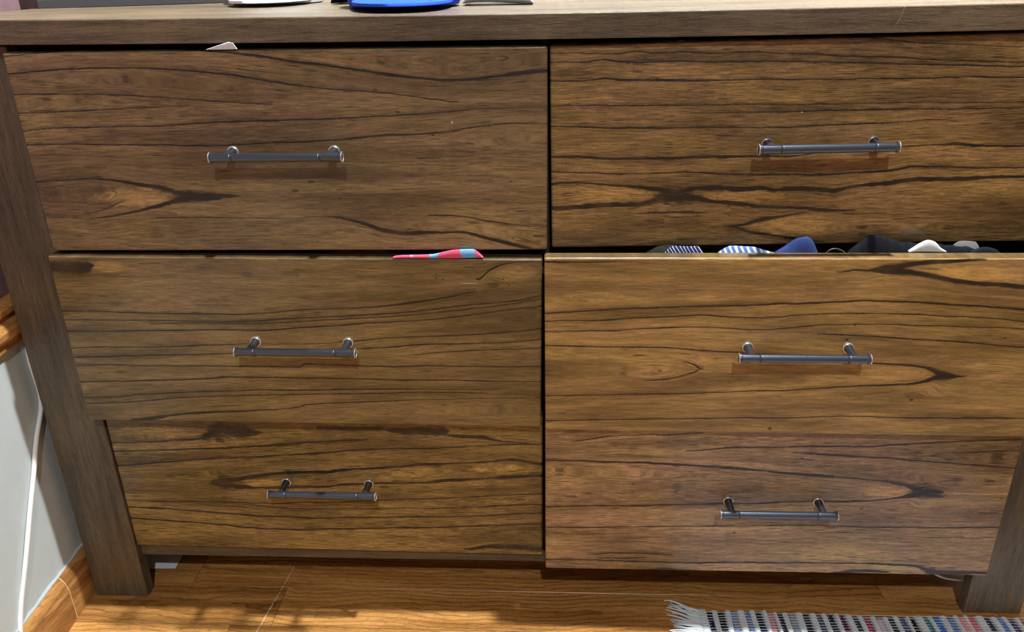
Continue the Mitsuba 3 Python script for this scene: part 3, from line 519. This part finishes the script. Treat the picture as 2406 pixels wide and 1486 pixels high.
RAIL = [(0, 0.466), (0.010, 0.466), (0.011, 0.478), (0.015, 0.481), (0.020, 0.487), (0.022, 0.496), (0.019, 0.504), (0.012, 0.507), (0.012, 0.513), (0.017, 0.517), (0.018, 0.524), (0.013, 0.530), (0.006, 0.533), (0, 0.534)]
put('trim_1', wood(along_wall([(o * 0.9, z) for o, z in RAIL], -3.40, 0.50), 'orange_trim', ux, (0, 0.3, 1), du=6.0, smooth=False), kind='structure', label='orange brown moulded wooden chair rail along the left wall')

# ---------------------------------------------------------------- the dresser
D = thing('dresser', 'dark stained wooden dresser with six wide drawers and long bar handles on an oak floor', 'dresser')
W, LW, LD, ZB, ZT = 1.50, 0.0880, 0.0215, 0.8795, 0.9083
# top: it sags by a few millimetres in the middle
mtop = rbox(-0.012, W + 0.012, -0.0248, 0.47, ZB, ZT, 0.0018)
mtop = mtop.subdivide_to_size(0.06)
vv_ = np.array(mtop.vertices); tt = (vv_[:, 0] - 0.75) / 0.76
vv_[:, 2] -= 0.0040 * (1 - tt ** 2) * (1 - np.clip(vv_[:, 1], 0, 0.47) / 0.47)
mtop = trimesh.Trimesh(vv_, mtop.faces, process=False)
put('top', wood(mtop, 'frame_wood', (1, 0, 0), (0, 1, 1), smooth=True), parent=D, label='thick overhanging top of the dresser')
for x0 in (0.0, W - LW):
    for y0, y1 in ((0.0, LD), (0.42, 0.455)):
        m = rbox(x0, x0 + LW, y0, y1, 0.0, ZB - 0.0045, 0.0016)
        put('leg', wood(m, 'frame_wood', (0, 0, 1), (1, 0.6, 0), du=x0 * 3 + y0 * 7), parent=D)
for x0 in (0.012, W - 0.034):
    put('side_panel', wood(cbox(x0, x0 + 0.022, LD, 0.42, 0.0776, ZB - 0.0045), 'frame_wood', (0, 0, 1), (0, 1, 0), smooth=False), parent=D)
put('back_panel', wood(cbox(LW, W - LW, 0.440, 0.450, 0.0776, ZB - 0.005), 'frame_wood', (1, 0, 0), (0, 0, 1), smooth=False), parent=D)
put('bottom_panel', ply(cbox(0.036, W - 0.036, 0.036, 0.438, 0.085, 0.093), 'raw_wood'), parent=D)
put('divider', ply(cbox(0.7455, 0.7575, 0.030, 0.438, 0.093, ZB - 0.005), 'shadow_gap'), parent=D)
put('rail', wood(rbox(LW, W - LW, 0.012, 0.034, 0.0776, 0.1005, 0.0014), 'frame_wood', (1, 0, 0), (0, 1, 1), du=2.3), parent=D, label='narrow rail below the bottom drawers')

# handles: a dark bar with two rings, bright end rims, two posts on bright collars
R0 = 0.0054
bar_profile = [(R0 * 0.9, -0.0812), (R0 + 0.0010, -0.0806), (R0 + 0.0010, -0.0782), (R0, -0.0772)]
for xr in (-0.0545, 0.0545):
    bar_profile += [(R0, xr - 0.0022), (R0 - 0.0006, xr - 0.0012), (R0 + 0.0004, xr - 0.0004), (R0 + 0.0004, xr + 0.0006), (R0 - 0.0005, xr + 0.0012), (R0, xr + 0.0020)]
bar_profile += [(R0, 0.0772), (R0 + 0.0010, 0.0782), (R0 + 0.0010, 0.0806), (R0 * 0.9, 0.0812)]
bar = ply(lathe(bar_profile, 36, 'x'), 'bronze', smooth=35)
def ring_x(R, r, n=36, m=10):
    a, b = np.linspace(0, 2 * np.pi, n, endpoint=False), np.linspace(0, 2 * np.pi, m, endpoint=False)
    v = np.array([(r * math.sin(q), (R + r * math.cos(q)) * math.cos(t), (R + r * math.cos(q)) * math.sin(t)) for t in a for q in b])
    f = [(i * m + j, (i + 1) % n * m + j, (i + 1) % n * m + (j + 1) % m, i * m + (j + 1) % m) for i in range(n) for j in range(m)]
    t = trimesh.Trimesh(v, [q[:3] for q in f] + [(q[0], q[2], q[3]) for q in f], process=False)
    if t.volume < 0: t.invert()
    return t
rim = ply(ring_x(R0 + 0.0008, 0.0008), 'worn_metal', smooth=True)
post = ply(lathe([(0.0062, 0.0040), (0.0056, 0.0062), (0.0050, 0.012), (0.0049, 0.0260), (0.0050, 0.0325)], 28), 'bronze', smooth=40)
collar = ply(lathe([(0.0071, 0.0), (0.0076, 0.0008), (0.0076, 0.0026), (0.0070, 0.0036), (0.0058, 0.0042)], 28), 'worn_metal', smooth=40)

def frame_of(i):
    c, u, up, n, w, h = FRONTS[i]
    return np.array(c), np.array(u), np.array(up), np.array(n), w, h
SAY = {1: 'top left drawer, nearly shut, white scrap caught at its top', 4: 'top right drawer with straight dark grain lines', 2: 'middle left drawer, slightly open, pink and blue cloth at its top',
       5: 'middle right drawer, open, socks bulging over its top', 3: 'bottom left drawer, fully shut', 6: 'bottom right drawer, slightly open, overlapping the right leg'}
for i in (1, 2, 3, 4, 5, 6):
    c, u, up, n, w, h = frame_of(i)
    if i == 4:
        c, w = c - u * 0.0040, w - 0.008
    th = 0.0215
    m = rbox(0, w, 0, h, -th, 0, 0.0030, 24)
    uv = np.c_[i + np.clip(np.asarray(m.vertices)[:, 0] / FW, 0.0005, 0.9995), np.asarray(m.vertices)[:, 1] / FH]
    M = np.eye(4); M[:3, 0], M[:3, 1], M[:3, 2], M[:3, 3] = u, up, n, c - u * w / 2 - up * h / 2
    V = np.asarray(m.vertices) @ M[:3, :3].T + M[:3, 3]
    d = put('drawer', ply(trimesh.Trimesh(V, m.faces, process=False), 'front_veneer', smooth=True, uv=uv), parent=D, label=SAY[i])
    # box of the drawer
    bx0, bx1, bz0, bz1, by = 0.022, w - 0.022, 0.030, h - 0.055, 0.40
    if i in (1, 2, 3): bx0 = 0.030
    parts = [cbox(bx0, bx0 + 0.012, bz0, bz1, -by, -th), cbox(bx1 - 0.012, bx1, bz0, bz1, -by, -th), cbox(bx0, bx1, bz0, bz1, -by - 0.012, -by), cbox(bx0, bx1, bz0, bz0 + 0.006, -by, -th)]
    bm = trimesh.util.concatenate(parts); bm.apply_transform(M)
    put('box', ply(bm, 'raw_wood'), parent=d)
    Wm = M.tolist()
    hu, hv, st = 0.3289, 0.1310, 0.0335
    put('handle_bar', {**bar, 'to_world': T(Wm) @ T().translate([hu, hv, st])}, parent=d)
    for sx in (-1, 1):
        put('handle_rim', {**rim, 'to_world': T(Wm) @ T().translate([hu + sx * 0.0812, hv, st]) @ T().rotate([0, 1, 0], 0 if sx > 0 else 180)}, parent=d)
        put('handle_post', {**post, 'to_world': T(Wm) @ T().translate([hu + sx * 0.064, hv, 0])}, parent=d)
        put('handle_collar', {**collar, 'to_world': T(Wm) @ T().translate([hu + sx * 0.064, hv, 0])}, parent=d)

# ---------------------------------------------------------------- clothes showing in the gaps
def lump(outline, y0, dy, zb, folds=0.002, nx=70, nt=28, seed=0, lean=0.0, ridge=40):
    """Soft cloth whose silhouette from the front follows outline: (x, z of its upper edge)."""
    o = np.array(outline, float)
    x = np.linspace(o[0, 0], o[-1, 0], nx)
    top = PchipInterpolator(o[:, 0], o[:, 1])(x)
    t = np.linspace(0, 2 * np.pi, nt, endpoint=False)
    v = []
    from meshkit import fbm as mf
    for xi, zt in zip(x, top):
        hh = max(zt - zb, 0.0015)
        for a in t:
            sy, sz = math.cos(a), math.sin(a)
            z = zb + hh * (0.5 + 0.5 * sz)
            y = y0 + dy * np.sign(sy) * abs(sy) ** 0.7 + lean * (z - zb)
            v.append((xi, y, z))
    v = np.array(v)
    nse = np.sin(v[:, 0] * ridge * 6.28 + seed + 60 * v[:, 2]) * folds * 0.5
    v[:, 1] += nse
    v[:, 2] += 0.35 * folds * np.sin(v[:, 0] * ridge * 3.9 + 2 * seed)
    f = []
    for i in range(nx - 1):
        for j in range(nt):
            k = (j + 1) % nt
            f += [(i * nt + j, (i + 1) * nt + j, (i + 1) * nt + k), (i * nt + j, (i + 1) * nt + k, i * nt + k)]
    for j in range(1, nt - 1):
        f += [(0, j, j + 1), ((nx - 1) * nt, (nx - 1) * nt + j + 1, (nx - 1) * nt + j)]
    m = trimesh.Trimesh(v, f, process=False)
    if m.volume < 0: m.invert()
    return m

def cloth_bsdf(fn): return {'type': 'twosided', 'b': {'type': 'principled', 'base_color': proc(fn), 'roughness': 0.95, 'specular': 0.1, 'sheen': 0.5}}
scene['navy_knit'] = cloth_bsdf(knit((0.030, 0.048, 0.150)))
scene['black_knit'] = cloth_bsdf(knit((0.013, 0.015, 0.019)))
scene['olive_knit'] = cloth_bsdf(knit((0.035, 0.037, 0.033)))
scene['navy_stripe'] = cloth_bsdf(stripes((0.018, 0.025, 0.075), (0.42, 0.46, 0.56), 0.0046, 0.72, 0.25))
scene['blue_stripe'] = cloth_bsdf(stripes((0.10, 0.19, 0.45), (0.66, 0.72, 0.80), 0.0075, 0.5, 0.35))
scene['pink_blue'] = cloth_bsdf(pink_blocks)
scene['mauve_knit'] = cloth_bsdf(knit((0.33, 0.20, 0.18)))
scene['dark_print'] = cloth_bsdf(stripes((0.012, 0.013, 0.016), (0.22, 0.22, 0.23), 0.013, 0.70, 0.8))

def cloth(name, mesh, bsdf, label, cat, group=None):
    return put(name, ply(mesh, bsdf, smooth=True, uv=planar_uv(mesh, (1, 0, 0.8), (0, 20, 20))), label=label, cat=cat, group=group)
S = 'socks over the middle right drawer'
cloth('sock', lump([(0.862, 0.603), (0.880, 0.610), (0.900, 0.620), (0.915, 0.622), (0.930, 0.604)], -0.0165, 0.0065, 0.575, 0.001), 'olive_knit', 'dark olive grey sock at the left end of the row over the open drawer', 'sock', S)
cloth('sock', lump([(0.893, 0.600), (0.903, 0.611), (0.916, 0.6215), (0.945, 0.6215), (0.955, 0.612), (0.966, 0.604)], -0.0215, 0.0055, 0.575, 0.0012, seed=2), 'navy_stripe', 'navy sock with thin white stripes over the open middle right drawer', 'sock', S)
cloth('sock', lump([(0.965, 0.600), (0.975, 0.613), (0.990, 0.6215), (1.010, 0.6205), (1.030, 0.616), (1.044, 0.612), (1.052, 0.600)], -0.0205, 0.0055, 0.575, 0.0012, seed=3), 'blue_stripe', 'light blue and white striped sock beside the navy one', 'sock', S)
cloth('sock', lump([(1.033, 0.598), (1.043, 0.611), (1.060, 0.624), (1.072, 0.632), (1.082, 0.6335), (1.089, 0.629), (1.098, 0.613), (1.105, 0.598)], -0.0215, 0.0068, 0.575, 0.0018, seed=4, ridge=25), 'navy_knit', 'plain navy blue sock peaking over the drawer edge', 'sock', S)
cloth('sock', lump([(1.128, 0.598), (1.140, 0.615), (1.153, 0.629), (1.166, 0.6355), (1.180, 0.632), (1.200, 0.626), (1.225, 0.624), (1.250, 0.6225), (1.272, 0.6195), (1.292, 0.617), (1.302, 0.598)], -0.0195, 0.0065, 0.575, 0.0018, seed=5, ridge=90), 'black_knit', 'large black ribbed sock in the row, right of the cord', 'sock', S)
cloth('sock', lump([(1.2085, 0.6168), (1.213, 0.6205), (1.221, 0.6268), (1.230, 0.6308), (1.238, 0.6285), (1.247, 0.6205), (1.2535, 0.6168)], -0.0285, 0.0030, 0.6152, 0.0006, seed=6, ridge=20), 'white_cloth', 'small white sock toe poking up in front of the black socks', 'sock', S)
cloth('sock', lump([(1.262, 0.598), (1.268, 0.6165), (1.278, 0.6235), (1.296, 0.6225), (1.310, 0.603)], -0.0105, 0.0025, 0.575, 0.0012, seed=7), 'white_cloth', 'white sock half hidden behind the dark one at the right end of the row', 'sock', S)
cloth('sock', lump([(1.278, 0.598), (1.290, 0.616), (1.303, 0.620), (1.318, 0.616), (1.332, 0.598)], -0.0235, 0.0045, 0.575, 0.0010, seed=8), 'black_knit', 'dark sock at the right end of the row over the drawer edge', 'sock', S)
put('cord', ply(tube([(1.108, -0.022, 0.606), (1.112, -0.026, 0.617), (1.122, -0.026, 0.618), (1.131, -0.026, 0.612), (1.124, -0.026, 0.610), (1.113, -0.026, 0.613)], 0.0011, 60, 8), 'charcoal', smooth=True), label='thin dark looped cord between the navy and the black sock', cat='cord')
cloth('sock', lump([(0.553, 0.6080), (0.556, 0.6100), (0.590, 0.6118), (0.604, 0.6125), (0.616, 0.6150), (0.632, 0.6185), (0.645, 0.6192), (0.659, 0.6188), (0.666, 0.6140), (0.671, 0.6080)], -0.0262, 0.0030, 0.6072, 0.0008, seed=9, ridge=18), 'pink_blue', 'pink and light blue sock caught over the middle left drawer', 'sock')
cloth('garment', lump([(0.440, 0.588), (0.455, 0.602), (0.480, 0.606), (0.500, 0.604), (0.520, 0.606), (0.540, 0.603), (0.552, 0.590)], 0.012, 0.012, 0.50, 0.002, seed=1, ridge=12), 'mauve_knit', 'dull pink garment in the gap above the middle left drawer', 'garment')
cloth('garment', lump([(0.140, 0.590), (0.170, 0.605), (0.260, 0.607), (0.330, 0.604), (0.370, 0.605), (0.405, 0.592)], 0.012, 0.014, 0.50, 0.002, seed=4, ridge=14), 'dark_print', 'black patterned garment in the dark gap at the left', 'garment')

# white scrap at the top of the first drawer
def sheet(corners, thick, nx=14, ny=8, curl=0.0):
    c = np.array(corners, float)
    s, t = np.meshgrid(np.linspace(0, 1, nx), np.linspace(0, 1, ny), indexing='ij')
    g = (1 - s)[..., None] * ((1 - t)[..., None] * c[0] + t[..., None] * c[3]) + s[..., None] * ((1 - t)[..., None] * c[1] + t[..., None] * c[2])
    nrm = np.cross(c[1] - c[0], c[3] - c[0]); nrm /= np.linalg.norm(nrm)
    g = g + nrm * (curl * np.sin(s * 3.1) * np.sin(t * 2.0 + 0.4))[..., None]
    v = np.vstack([g.reshape(-1, 3) + nrm * thick / 2, g.reshape(-1, 3) - nrm * thick / 2])
    N = nx * ny; f = []
    for i in range(nx - 1):
        for j in range(ny - 1):
            a, b, cc, d = i * ny + j, (i + 1) * ny + j, (i + 1) * ny + j + 1, i * ny + j + 1
            f += [(a, b, cc), (a, cc, d), (N + a, N + cc, N + b), (N + a, N + d, N + cc)]
    rim = [i * ny for i in range(nx)] + [(nx - 1) * ny + j for j in range(1, ny)] + [i * ny + ny - 1 for i in range(nx - 2, -1, -1)] + [j for j in range(ny - 2, 0, -1)]
    for a, b in zip(rim, rim[1:] + rim[:1]):
        f += [(a, N + a, N + b), (a, N + b, b)]
    m = trimesh.Trimesh(v, f, process=False)
    if m.volume < 0: m.invert()
    return m
put('cloth_scrap', ply(sheet([(0.350, -0.0262, 0.8702), (0.3875, -0.0262, 0.8702), (0.3840, -0.0285, 0.8772), (0.3790, -0.0285, 0.8785)], 0.0014, curl=0.0008), 'white_cloth', smooth=30), label='small white folded scrap sticking out above the top left drawer', cat='scrap')
put('paper', ply(sheet([(0.030, 0.0625, 0.0012), (0.1050, 0.067, 0.0012), (0.0990, 0.165, 0.0015), (0.030, 0.165, 0.0015)], 0.0004, curl=0.0022), 'paper', smooth=40), label='white sheet of paper on the floor under the dresser behind the left leg', cat='paper')
put('cable', ply(tube([(1.345, 0.052, 0.0830), (1.360, 0.040, 0.0580), (1.379, 0.032, 0.0460), (1.400, 0.030, 0.0410), (1.421, 0.030, 0.0390)], 0.0018, 50, 10), 'white_plastic', smooth=True), label='white cable end hanging under the dresser by the right leg', cat='cable')
# white cable down the left wall
cab = [(0.040, 0.46), (0.029, 0.396), (0.025, 0.353), (-0.003, 0.318), (-0.030, 0.277), (-0.059, 0.235), (-0.117, 0.149), (-0.160, 0.079)]
pts = [(wall_x(y) + 0.0042, y, z) for y, z in cab] + [(wall_x(-0.20) + 0.020, -0.20, 0.030), (wall_x(-0.25) + 0.030, -0.25, 0.0042), (wall_x(-0.40) + 0.045, -0.40, 0.0042)]
put('cable', ply(tube(pts, 0.0036, 160, 12), 'white_plastic', smooth=True), label='white cable running down the grey wall beside the left leg', cat='cable')

# ---------------------------------------------------------------- things on the top
ZS = ZT - 0.0005
def cap(name, tip, deg, size, bsdf, brim_bsdf, label, droop=0.006):
    """A baseball cap lying on its brim: tip = point of the brim nearest to the front edge."""
    k = thing(name, label, 'cap')
    r, L = 0.080 * size, 0.066 * size
    nu, nv = 48, 16
    v, f = [], []
    for j in range(nv + 1):
        el = j / nv * math.pi / 2
        for i in range(nu):
            az = 2 * math.pi * i / nu
            seam = 1 - 0.012 * math.exp(-((((az / (math.pi / 3)) + 0.5) % 1 - 0.5) / 0.06) ** 2)
            rr = r * math.cos(el) ** 0.75 * seam if j < nv else 1e-4
            v.append((rr * math.cos(az) * 1.06, rr * math.sin(az) * 0.95, 0.006 + 0.105 * size * math.sin(el) ** 0.9))
    for j in range(nv):
        for i in range(nu):
            a, b = j * nu + i, j * nu + (i + 1) % nu
            f += [(a, b, b + nu), (a, b + nu, a + nu)]
    base = len(v)
    v += [(x * 0.97, y * 0.97, 0.0006) for x, y, _ in v[:nu]]
    for i in range(nu):
        a, b = i, (i + 1) % nu
        f += [(base + a, base + b, b), (base + a, b, a)]
    crown = trimesh.Trimesh(v, f, process=False)
    bw, nb, nw = 0.072 * size, 14, 30
    top, bot = [], []
    for i in range(nb + 1):
        s = i / nb
        for j in range(nw + 1):
            q = -1 + 2 * j / nw
            ang = q * 1.05
            r0 = np.array([r * math.cos(ang) * 1.03, r * math.sin(ang) * 0.93])
            ext = L * s * (1 - abs(q) ** 2.6) ** 0.6
            x, y = r0[0] + ext, r0[1] * (1 + 0.02 * s)
            z = 0.0085 + 0.009 * (1 - q * q) * (1 - s) * 0.6 - 0.0022 * s
            top.append((x, y, z + 0.0014)); bot.append((x, y, z - 0.0018))
    n = (nb + 1) * (nw + 1); vb = np.array(top + bot); fb = []
    for i in range(nb):
        for j in range(nw):
            a, b = i * (nw + 1) + j, (i + 1) * (nw + 1) + j
            fb += [(a, b, b + 1), (a, b + 1, a + 1), (n + a, n + b + 1, n + b), (n + a, n + a + 1, n + b + 1)]
    rim = [nb * (nw + 1) + j for j in range(nw + 1)]
    for a, b in zip(rim[:-1], rim[1:]):
        fb += [(a, n + a, n + b), (a, n + b, b)]
    brim = trimesh.Trimesh(vb, fb, process=False)
    off = 1.03 * r + L
    ca, sa = math.cos(math.radians(deg)), math.sin(math.radians(deg))
    M = np.eye(4); M[:2, :2] = [[ca, -sa], [sa, ca]]; M[0, 3], M[1, 3], M[2, 3] = tip[0] - ca * off, tip[1] - sa * off, ZS
    crown.apply_transform(M); brim.apply_transform(M)
    put('crown', ply(crown, bsdf, smooth=True), parent=k)
    put('brim', ply(brim, brim_bsdf, smooth=40), parent=k)
    return k
scene['blue_cloth'] = cloth_bsdf(knit((0.022, 0.075, 0.52)))
scene['black_cloth'] = flat((0.012, 0.013, 0.018), 0.8, 0.2)
cap('cap', (0.575, 0.008), -84, 1.0, 'blue_cloth', 'blue_cloth', 'bright blue cap whose brim reaches the front edge of the dresser top')
cap('cap', (0.346, 0.174), -86, 0.9, 'white_cloth', 'white_cloth', 'white cap standing left of the blue cap on the dresser top')
put('pouch', ply(lump([(0.438, ZS + 0.003), (0.445, ZS + 0.03), (0.462, ZS + 0.05), (0.480, ZS + 0.05), (0.494, ZS + 0.03), (0.499, ZS + 0.004)], 0.265, 0.035, ZS, 0.0005), 'black_cloth', smooth=True), label='black pouch between the white cap and the blue cap', cat='pouch')
wc = lump([(0.640, ZS + 0.003), (0.646, ZS + 0.018), (0.668, ZS + 0.034), (0.690, ZS + 0.040), (0.712, ZS + 0.030), (0.728, ZS + 0.014), (0.734, ZS + 0.003)], 0.172, 0.030, ZS, 0.003, seed=2, ridge=16)
put('cloth', ply(wc, 'white_cloth', smooth=True), label='crumpled white cloth right of the blue cap on the dresser top', cat='cloth')

# dark frame standing at the back left
F = thing('picture_frame', 'dark brown frame standing at the left end of the dresser top', 'picture frame')
fa, fb_ = np.array([0.000, 0.2285]), np.array([0.250, 0.338])
fl = np.linalg.norm(fb_ - fa); fd = (fb_ - fa) / fl
M = np.eye(4); M[:3, 0], M[:3, 1], M[:3, 2] = [fd[0], fd[1], 0], [-fd[1], fd[0], 0], [0, 0, 1]; M[:3, 3] = [fa[0], fa[1], ZS]
fh = 0.30
for nm, bx, bs in (('frame_bar', (0, fl, 0, 0.020, 0.0, 0.013), 'charcoal'), ('frame_bar', (0, fl, 0, 0.020, fh - 0.02, fh), 'charcoal'), ('frame_bar', (0, 0.018, 0, 0.020, 0.0132, fh - 0.0202), 'charcoal'), ('frame_bar', (fl - 0.018, fl, 0, 0.020, 0.0132, fh - 0.0202), 'charcoal'),
                   ('inner_frame', (0.0182, fl - 0.0182, 0.004, 0.016, 0.0132, 0.020), 'black_gloss'), ('panel', (0.0182, fl - 0.0182, 0.008, 0.014, 0.0202, fh - 0.0202), 'brown_panel'), ('strut', (fl / 2 - 0.02, fl / 2 + 0.02, 0.0202, 0.060, 0.0, 0.11), 'charcoal')):
    m = rbox(*bx, 0.0012, 12); m.apply_transform(M)
    put(nm, ply(m, bs, smooth=30), parent=F)

# ---------------------------------------------------------------- the rag rug
RG = thing('rag_rug', 'white rag rug with coloured strips and a fringed end before the dresser', 'rug')
COL = [  # centre x of each coloured strip, colour, width factor
    (1.0118, (0.015, 0.016, 0.035)), (1.0306, (0.014, 0.015, 0.018)), (1.0493, (0.16, 0.21, 0.36)), (1.0706, (0.13, 0.17, 0.33)), (1.0894, (0.018, 0.022, 0.045)), (1.1069, (0.50, 0.22, 0.24)),
    (1.1219, (0.028, 0.022, 0.045)), (1.1406, (0.22, 0.25, 0.33)), (1.1618, (0.020, 0.024, 0.040)), (1.1817, (0.055, 0.075, 0.11)), (1.2004, (0.018, 0.025, 0.045)), (1.2178, (0.075, 0.018, 0.055)),
    (1.2377, (0.035, 0.05, 0.06)), (1.2563, (0.30, 0.04, 0.085)), (1.2737, (0.50, 0.42, 0.50)), (1.2911, (0.02, 0.035, 0.035)), (1.3097, (0.06, 0.085, 0.14)), (1.3245, (0.012, 0.014, 0.014)),
    (1.3468, (0.045, 0.16, 0.19)), (1.3641, (0.035, 0.14, 0.48)), (1.3839, (0.09, 0.17, 0.42)), (1.4012, (0.75, 0.25, 0.23)), (1.4172, (0.66, 0.09, 0.13)), (1.4407, (0.035, 0.03, 0.075)),
    (1.4604, (0.10, 0.20, 0.45)), (1.4776, (0.05, 0.045, 0.12)), (1.4945, (0.34, 0.035, 0.075)), (1.513, (0.05, 0.09, 0.2)), (1.532, (0.03, 0.03, 0.04)), (1.551, (0.35, 0.1, 0.1)), (1.570, (0.05, 0.15, 0.3)), (1.589, (0.03, 0.03, 0.05))]
REND, RY = 0.988, -0.62
edge_x = [0.95, 0.996, 1.05, 1.10, 1.17, 1.22, 1.268, 1.33, 1.37, 1.405, 1.45, 1.51, 1.65]
edge_y = [-0.003, -0.0025, -0.0025, -0.0030, -0.0065, -0.0080, -0.0100, -0.0085, -0.0055, -0.0035, -0.0050, -0.0065, -0.0070]
edge = PchipInterpolator(edge_x, np.array(edge_y) - 0.0070)
WARP = 0.0056
def rag(x0, x1, hmax, scallop, seed, y1):
    g = np.random.default_rng(seed)
    ny, nc = 240, 9
    ys = np.r_[np.linspace(y1, y1 - 0.12, 130), np.linspace(y1 - 0.125, RY, ny - 130)]
    v = []
    wob = 0.0006 * np.sin(ys * 55 + seed) + 0.0012 * np.sin(ys * 17 + seed * 2.1)
    for q, y in enumerate(ys):
        ph = 2 * math.pi * (y / WARP)
        h = hmax * (1 - scallop * (0.5 + 0.5 * math.cos(ph))) * (1 + 0.10 * math.sin(y * 140 + seed))
        endk = min(1.0, (math.sqrt(max(0.0, 1 - (1 - min(1, (y1 - y) / 0.0045)) ** 2))) * 0.9 + 0.1)
        wd = (x1 - x0) / 2 * (0.90 + 0.10 * endk)
        for c in range(nc):
            a = math.pi * c / (nc - 1)
            v.append(((x0 + x1) / 2 + wob[q] - wd * math.cos(a), y, 0.0006 + h * endk * math.sin(a) ** 0.8))
    f = []
    for i in range(ny - 1):
        for c in range(nc):
            k = (c + 1) % nc
            f += [(i * nc + c, i * nc + nc + k, i * nc + k), (i * nc + c, i * nc + nc + c, i * nc + nc + k)]
    for c in range(1, nc - 1):
        f += [(0, c, c + 1)]
    m = trimesh.Trimesh(np.array(v), f, process=False)
    return m
scene['rug_white'] = flat((0.56, 0.61, 0.625), 0.95, 0.1, sheen=0.3)
hw = 0.0047
for j, (x, col) in enumerate(COL):
    scene[f'rug_colour_{j}'] = flat(col, 0.95, 0.1)
    put('coloured_strip', ply(rag(x - hw, x + hw, 0.0054, 0.30, j + 1, float(edge(x)) - rng.uniform(0.0, 0.003)), f'rug_colour_{j}', smooth=True), parent=RG)
xs = [REND] + [c[0] for c in COL]
for j in range(len(xs) - 1):
    a = xs[j] + (hw * 0.96 if j else 0.004); b = xs[j + 1] - hw * 0.96
    put('white_strip', ply(rag(a, b, 0.0066, 0.12, 100 + j, float(edge((a + b) / 2)) + rng.uniform(0.0005, 0.0035)), 'rug_white', smooth=True), parent=RG)
warp = []
yy = -0.0150
while yy > -0.19:
    px = np.linspace(REND, COL[-1][0], 2 * len(COL) * 2)
    warp.append(tube([(x, yy + 0.0004 * math.sin(x * 90 + yy * 900), 0.0050 + 0.0002 * math.sin(x * 330)) for x in px], 0.00060, 150, 5))
    yy -= WARP
put('warp_threads', ply(trimesh.util.concatenate(warp), 'rug_white', smooth=True), parent=RG, kind='stuff', label='thin white warp threads crossing the coloured strips')
for j in range(46):
    y = -0.0105 - 0.0036 * j
    ln = rng.uniform(0.034, 0.046) * (1.0 if j < 30 else 0.9)
    up = (0.022 if j < 9 else 0.017 * math.exp(-j / 22)) + rng.normal(0, 0.003)
    p = [(REND + 0.008, y, 0.0045), (REND - ln * 0.25, y + up * 0.2, 0.0055 + rng.uniform(0, 0.003)), (REND - ln * 0.65, y + up * 0.62 + rng.normal(0, 0.0015), 0.004 + rng.uniform(0, 0.004)), (REND - ln, y + up, 0.0022)]
    put('fringe_strand', ply(tube(p, 0.0021, 26, 7, lambda t: 1.0 - 0.66 * t ** 2), 'rug_white', smooth=True), parent=RG)
put('loose_thread', ply(tube([(1.5120, -0.014, 0.005), (1.5085, -0.009, 0.007), (1.5050, -0.004, 0.006)], 0.0012, 20, 7), 'rug_white', smooth=True), parent=RG)
